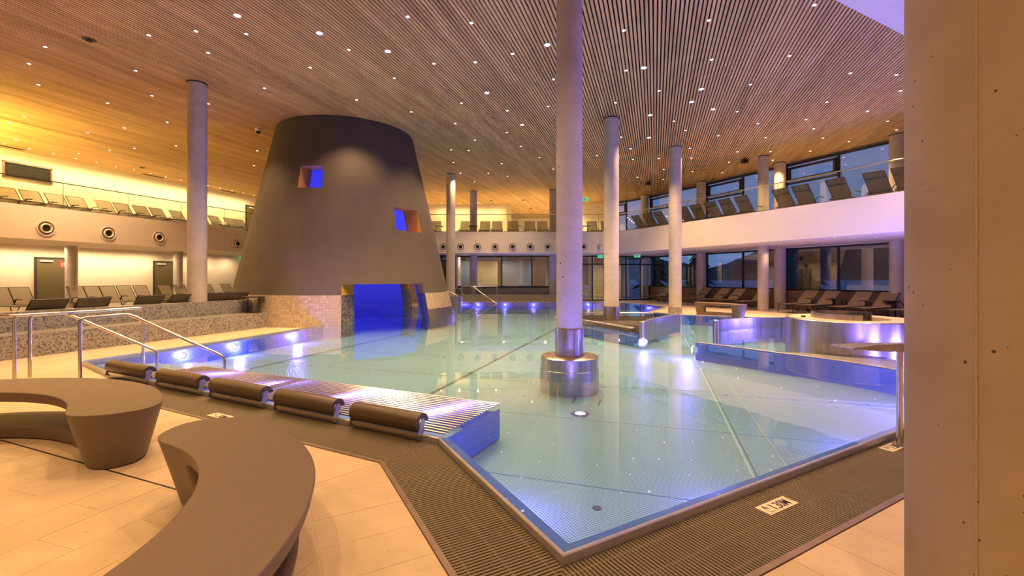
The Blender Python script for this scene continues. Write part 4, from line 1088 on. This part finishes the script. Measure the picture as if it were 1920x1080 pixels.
c7 = [(185,160),(443,175),(247,271),(772,347),(537,453),(250,534),(970,256),(1274,86),(1600,118),(1813,276),(1408,327),(1620,320),(1205,402),(1011,513),(1292,575),(1550,530),(1785,569),(1518,635),(1783,682),(1619,720),(1497,770),(1586,774),(1855,752),(1508,836),(1757,841),(1545,890),(1688,890),(1787,906),(1617,935),(500,775),(483,851)]
c8 = [(544,148),(958,99),(1470,24),(971,289),(1350,271),(1646,356),(1870,364),(1160,411),(1889,442),(1531,497),(555,343),(715,442),(202,386),(503,500),(175,518),(49,608),(787,590),(1095,543),(1196,601),(1430,581),(1729,541),(1467,626),(1827,590),(1870,632),(844,635),(1003,660),(1234,669),(1512,671),(1638,689),(531,667),(865,721),(576,724),(1097,738),(1257,737),(1451,735),(413,756),(714,771),(873,769),(1268,779),(1055,789),(133,766),(878,834),(1023,839),(738,824),(43,711),(201,822),(610,862),(736,873),(587,776)]
c4 = [(1040,246),(314,327),(202,445),(269,592),(947,493),(1061,668),(751,720),(171,815),(70,858),(1168,854),(869,893),(613,927),(111,978),(550,1073),(766,1050),(940,1036),(1230,1018)]
px_d = [(300 + x / 2.742, y / 2.742) for x, y in c7] + [(960 + x / 2.594, y / 2.594) for x, y in c8] + [(x / 3.725, y / 3.725) for x, y in c4]
def on_ceiling(px, py, z=CEIL - .004): return G(px, py, z)
seen_p = []
for i, (x, y) in enumerate(px_d):
    p = on_ceiling(x, y)
    if any((p - q_).length < .35 for q_ in seen_p): continue
    seen_p.append(p)
    downlight(p, 'small round warm downlight set flush in the slatted ceiling', 'downlights in the slatted ceiling', P_DOWN * (i % 2), WARM)
stars = [(445, 29), (599, 62), (727, 96), (913, 174), (1026, 84), (1207, 127), (1315, 167), (1297, 191), (1337, 205), (1219, 216), (1217, 258), (979, 234)]
for i, (x, y) in enumerate(stars):
    downlight(on_ceiling(x, y), 'brilliant spotlight in the slatted ceiling, %s of the brightest lamps from the left' % ORD[sorted(range(12), key=lambda k: stars[k][0]).index(i)], 'brightest ceiling spotlights', P_DOWN * 1.3, WARM, 100, 1.75)
# overhead lamps of the same grid, above and behind the viewer
for v in range(-8, 7, 3):
    for y in (-3, .5, 4.0, 7.0):
        if v > 4 and y > 3: continue
        downlight(Vector((v, y, CEIL - .004 if v < 4 else CEIL - .125)), 'small round warm downlight in the ceiling above the viewer', 'downlights above the viewer', P_DOWN * .8, WARM)
for i, (x, y) in enumerate(((1.2, 27.5), (3.6, 28.5), (1.6, 33), (4.2, 34), (-4, 28), (-8, 28))):
    downlight(Vector((x, y, CEIL - .004)), 'small downlight over the far gallery floor', 'downlights over the far gallery', 800, GOLD, 150)
wash = [(30,105),(220,147),(400,183),(568,216),(724,247),(868,275),(1003,302),(1128,327),(1245,351),(1355,373),(1450,393),(1560,413),(1653,432),(1741,450),(1825,467),(1905,484)]
rzw = math.atan2(uL.y, uL.x)
for i, (x, y) in enumerate(wash):
    p = on_line(WL + vl * .85, uL, x / 4); p.z = CEIL - .004
    downlight(p, 'wall-washing downlight above the left gallery, %s from the left' % ORD[i], 'wall washers above the left gallery', P_WASH, GOLD, 172)
for px in range(420, 960, 34):
    x = (px - 960) / F * 30.3
    if px < 800 and px % 68: continue
    downlight(Vector((x, 30.2, CEIL - .004)), 'small downlight along the far gallery wall', 'downlights along the far gallery wall', P_WASH * 1.0, GOLD, 172)
for i, px in enumerate((-40, 20, 62, 104, 155, 177, 209, 240, 269, 297, 360, 400, 440)):
    p = on_line(WL + vl * .7, uL, px); p.z = SOF - .004
    downlight(p, 'soffit downlight close to the left wall, %s from the left' % ORD[i], 'soffit downlights by the left wall', P_SOFFIT, (1.0, .72, .40), 172, .8)
for i, px in enumerate((62, 174, 270, 347, 412)):
    p = on_line(FL - vl * .5, uL, px); p.z = SOF - .004
    downlight(p, 'soffit downlight behind the left parapet edge, %s from the left' % ORD[i], 'soffit downlights at the left parapet', P_SOFFIT * .6, WARM, 140, .8)
for i, (x, y) in enumerate(((1566, 444.5), (1641, 445.5), (1465, 452), (1533, 453), (1383.5, 458), (1380, 463.5), (1318, 468), (1315, 464), (1450, 459), (1219.5, 475))):
    p = G(x, y, SOF - .004); downlight(p, 'small soffit lamp under the right gallery', 'soffit lamps under the right gallery', P_SOFFIT * .8, WARM, 120, .8)
for x in (-3, -.5, 2, 4.2, 6.6):
    downlight(Vector((x, 27.1 + (.9 if x > 3 else 0), SOF - .004)), 'small ceiling lamp in the room behind the far windows', 'lamps in the back room', 120, (1, .8, .6), 172, .8)
# yellow uplights on the left parapet outside the picture, the source of the golden sheen on the left ceiling
for i, t in enumerate((3.4, 7.0)):
    p = FL - uL * t - vl * .5; root = tag(empty('floor_uplight', (p.x, p.y, GALF)), 'yellow uplight on the left gallery floor, %s beyond the left picture edge' % ORD[i], 'uplight', 'yellow gallery uplights')
    MB().lathe((0, 0, 0), [(.10, 0), (.10, .10), (.12, .20), (.11, .20), (.09, .17)], 24).build('housing', M['darkmetal'], root, True)
    MB().lathe((0, 0, 0), [(.09, .16), (.09, .17), (0, .172)], 24).build('lens', M['lamp'], root)
    d = bpy.data.lights.new('uplight_beam', 'SPOT'); d.color = (1, .72, .16); d.energy = 2600; d.spot_size = R(160); d.spot_blend = 1; d.shadow_soft_size = .08
    o = bpy.data.objects.new('uplight_beam', d); COL.objects.link(o); o.location = (p.x, p.y, GALF + .24); o.rotation_euler = (math.pi - .45, 0, AU - math.pi / 2)
# pool lights
pl_lens = MB().lathe((0, 0, 0), [(.085, 0), (.085, .012), (0, .02)], 18).mesh('lens', M['poollamp'])
pl_ring = MB().lathe((0, 0, 0), [(.085, 0), (.12, 0), (.115, .012), (.085, .014)], 18).mesh('ring', M['steel'])
def pool_light(p, nrm, label, e, col=VIOLET, up=False, sc=1.0):
    root = empty('pool_light', p); tag(root, label, 'pool light', 'violet underwater lamps')
    root.rotation_euler = Vector(nrm).to_track_quat('Z', 'Y').to_euler()
    link('lens', pl_lens, root); link('ring', pl_ring, root)
    d = bpy.data.lights.new('pool_beam', 'SPOT' if up else 'POINT'); d.color = col; d.energy = e; d.shadow_soft_size = .03 if sc < 1 else .05; root.scale = (sc, sc, sc)
    if up: d.spot_size = R(150); d.spot_blend = .6
    o = bpy.data.objects.new('pool_beam', d); COL.objects.link(o); o.location = Vector(p) + Vector(nrm) * (.11 if not up else .03)
    if up: o.rotation_euler = (math.pi, 0, 0)
def inward(i):
    a, b = pool[i], pool[(i + 1) % len(pool)]; d = (b - a).normalized(); return Vector((-d.y, d.x, 0))
def wall_light(i, t, label, e=P_POOL):
    a, b = pool[i], pool[(i + 1) % len(pool)]; nn = inward(i); p = a + (b - a) * t + nn * .132
    pool_light((p.x, p.y, -.10), nn, label, e, sc=.5)
pool_light(G(1088, 777, ZF) + Vector((0, 0, .0)), (0, 0, 1), 'round violet uplight in the pool floor near the steel disc', P_FLOORUP, up=True)
for i, (x, y) in enumerate(((640, 660), (1260, 690), (900, 640), (1180, 655))):
    pass
for i, t in enumerate((.12, .36, .60, .84)): wall_light(18, 1 - t, 'violet lamp below the tubes of the lounge, %s from the right' % ORD[i], P_POOL * .35)
wall_light(19, .45, 'violet underwater lamp in the short left near wall', P_POOL * .5)
wall_light(0, .18, 'violet underwater lamp in the right near wall closest to the corner', P_POOL * .5)
wall_light(0, .42, 'violet underwater lamp in the right near wall by the spout')
for i, t in enumerate((.62, .78, .94)): wall_light(0, t, 'violet underwater lamp in the right wall behind the big column, %s along' % ORD[i], P_POOL * (5 + 2 * i))
for t, lab in ((.3, 'nearer'), (.7, 'farther')): wall_light(2, t, 'violet underwater lamp beyond the whirlpool drum, the %s of two' % lab, P_POOL * 13)
for t, lab in ((.12, 'violet underwater lamp by the tower archway on the left wall'), (.55, 'violet underwater lamp on the left wall before the tower')): wall_light(15, t, lab, P_POOL * 1.8)
for t, lab in ((.05, 'violet underwater lamp midway on the left pool wall'), (.45, 'violet underwater lamp on the left wall past the handrails'), (.93, 'violet underwater lamp at the entry steps')): wall_light(16, t, lab, P_POOL * 1.8)
for i, t in enumerate((.08, .28, .5, .72, .93)): wall_light(10, t, 'violet underwater lamp in the far pool wall, %s from the right' % ORD[i])
wall_light(8, .5, 'violet underwater lamp in the far right wall before the loungers'); wall_light(4, .5, 'violet underwater lamp below the far bench'); wall_light(3, .6, 'violet underwater lamp behind the wing wall', P_POOL * .5)
pool_light(at_z(sp[0], -.1) + Vector((-.06, .02, 0)), (-.95, .2, 0), 'violet lamp at the head of the blue divider wall', P_POOL)
pool_light(at_z(G(1205, 632), -.13), (0, -1, 0), 'violet lamp below the platform end post', P_POOL * .6)
# ------------------------------------------------------------------ small ceiling and sign fittings
def exit_sign(p, w, h, d, label, hang=.12):
    rz = math.atan2(d[1], d[0]); root = empty('exit_sign', p, rz); tag(root, label, 'sign', 'green exit signs')
    MB().box((0, 0, 0), (w, .05, h)).build('panel', M['exit'], root)
    m = MB(); m.box((-w * .18, -.027, 0), (w * .22, .004, h * .6)); m.box((w * .2, -.027, 0), (w * .3, .004, h * .16)); m.box((w * .05, -.027, h * .05), (w * .05, .004, h * .5)); m.build('pictogram', M['white'], root)
    MB().box((0, 0, h / 2 + hang / 2), (.02, .02, hang)).build('hanger', M['white'], root)
exit_sign(D(1098, 374, 26.5), .35, .2, (1, 0), 'green exit sign hanging from the slatted ceiling beside the lilac column', CEIL - D(1098, 374, 26.5).z - .1)
exit_sign(D(1126, 481, 26.2), .3, .17, (1, 0), 'green exit sign over the glass entrance doors')
exit_sign(D(1195, 479.5, 25.6), .34, .18, (1, .1), 'green exit sign behind the platform column')
pp = on_line(WL + vl * .2, uL, 456); pp.z = EYE + (HZ - 484) / F * pp.y
exit_sign(pp, .4, .18, uL, 'green exit sign on the left wall against the tower', SOF - pp.z - .09)
cc = G(484, 241, CEIL); cam_o = tag(empty('dome_camera', cc), 'small white dome camera on the ceiling left of the tower', 'camera')
MB().lathe((0, 0, 0), [(.09, 0), (.09, -.09), (.075, -.1)], 20).build('housing', M['white'], cam_o, True)
MB().lathe((0, 0, -.1), [(.07, 0), (.06, -.045), (.03, -.068), (0, -.072)], 20).build('dome', M['dark'], cam_o, True)
for x, y, lab in ((1215, 340, 'black speaker under the slatted ceiling above the right column'), (1396, 297, 'black speaker under the slatted ceiling near the right windows')):
    s = tag(empty('speaker', G(x, y, CEIL)), lab, 'speaker')
    MB().box((0, 0, -.12), (.26, .16, .16)).build('cabinet', M['darkmetal'], s); MB().box((0, 0, -.02), (.05, .05, .05)).build('bracket', M['darkmetal'], s); MB().lathe((0, -.082, -.12), [(.06, 0), (.05, .01), (0, .004)], 16, (0, -1, 0)).build('cone', M['dark'], s)
for x, y, lab in ((14, 275, 'near left corner'), (288, 330, 'middle of the left gallery'), (429, 359, 'left gallery beside the tower')):
    s = tag(empty('slot_vent', G(x, y, CEIL), math.atan2(uL.y, uL.x)), 'dark slot vent in the ceiling, ' + lab, 'vent')
    MB().box((0, 0, -.004), (.95, .16, .008)).build('slot', M['dark'], s)
    m = MB(); m.box((0, .085, -.006), (.98, .015, .012)); m.box((0, -.085, -.006), (.98, .015, .012)); m.build('frame', M['darkmetal'], s)
for x, y, lab in ((267, 314, 'over the left gallery'), (167, 74, 'in the upper left'), (921, 375.5, 'left of the lilac column'), (981, 375, 'beside the lilac column'), (995, 390.5, 'over the far gallery recess')):
    s = tag(empty('disc_vent', G(x, y, CEIL)), 'dark round ceiling vent ' + lab, 'vent')
    MB().lathe((0, 0, 0), [(.12, 0), (.12, -.012), (.09, -.02), (0, -.02)], 24).build('disc', M['darkmetal'], s); MB().lathe((0, 0, -.02), [(.06, 0), (.06, -.012), (0, -.014)], 16).build('cap', M['dark'], s)

# turn the whole plan about the viewer's foot point so that the slats run along the Y axis
bpy.context.view_layer.update()
TURN = Matrix.Rotation(math.pi / 2 - AU, 4, 'Z')
for o in list(SC.objects):
    if o.parent is None: o.matrix_world = TURN @ o.matrix_world
bpy.context.view_layer.update()
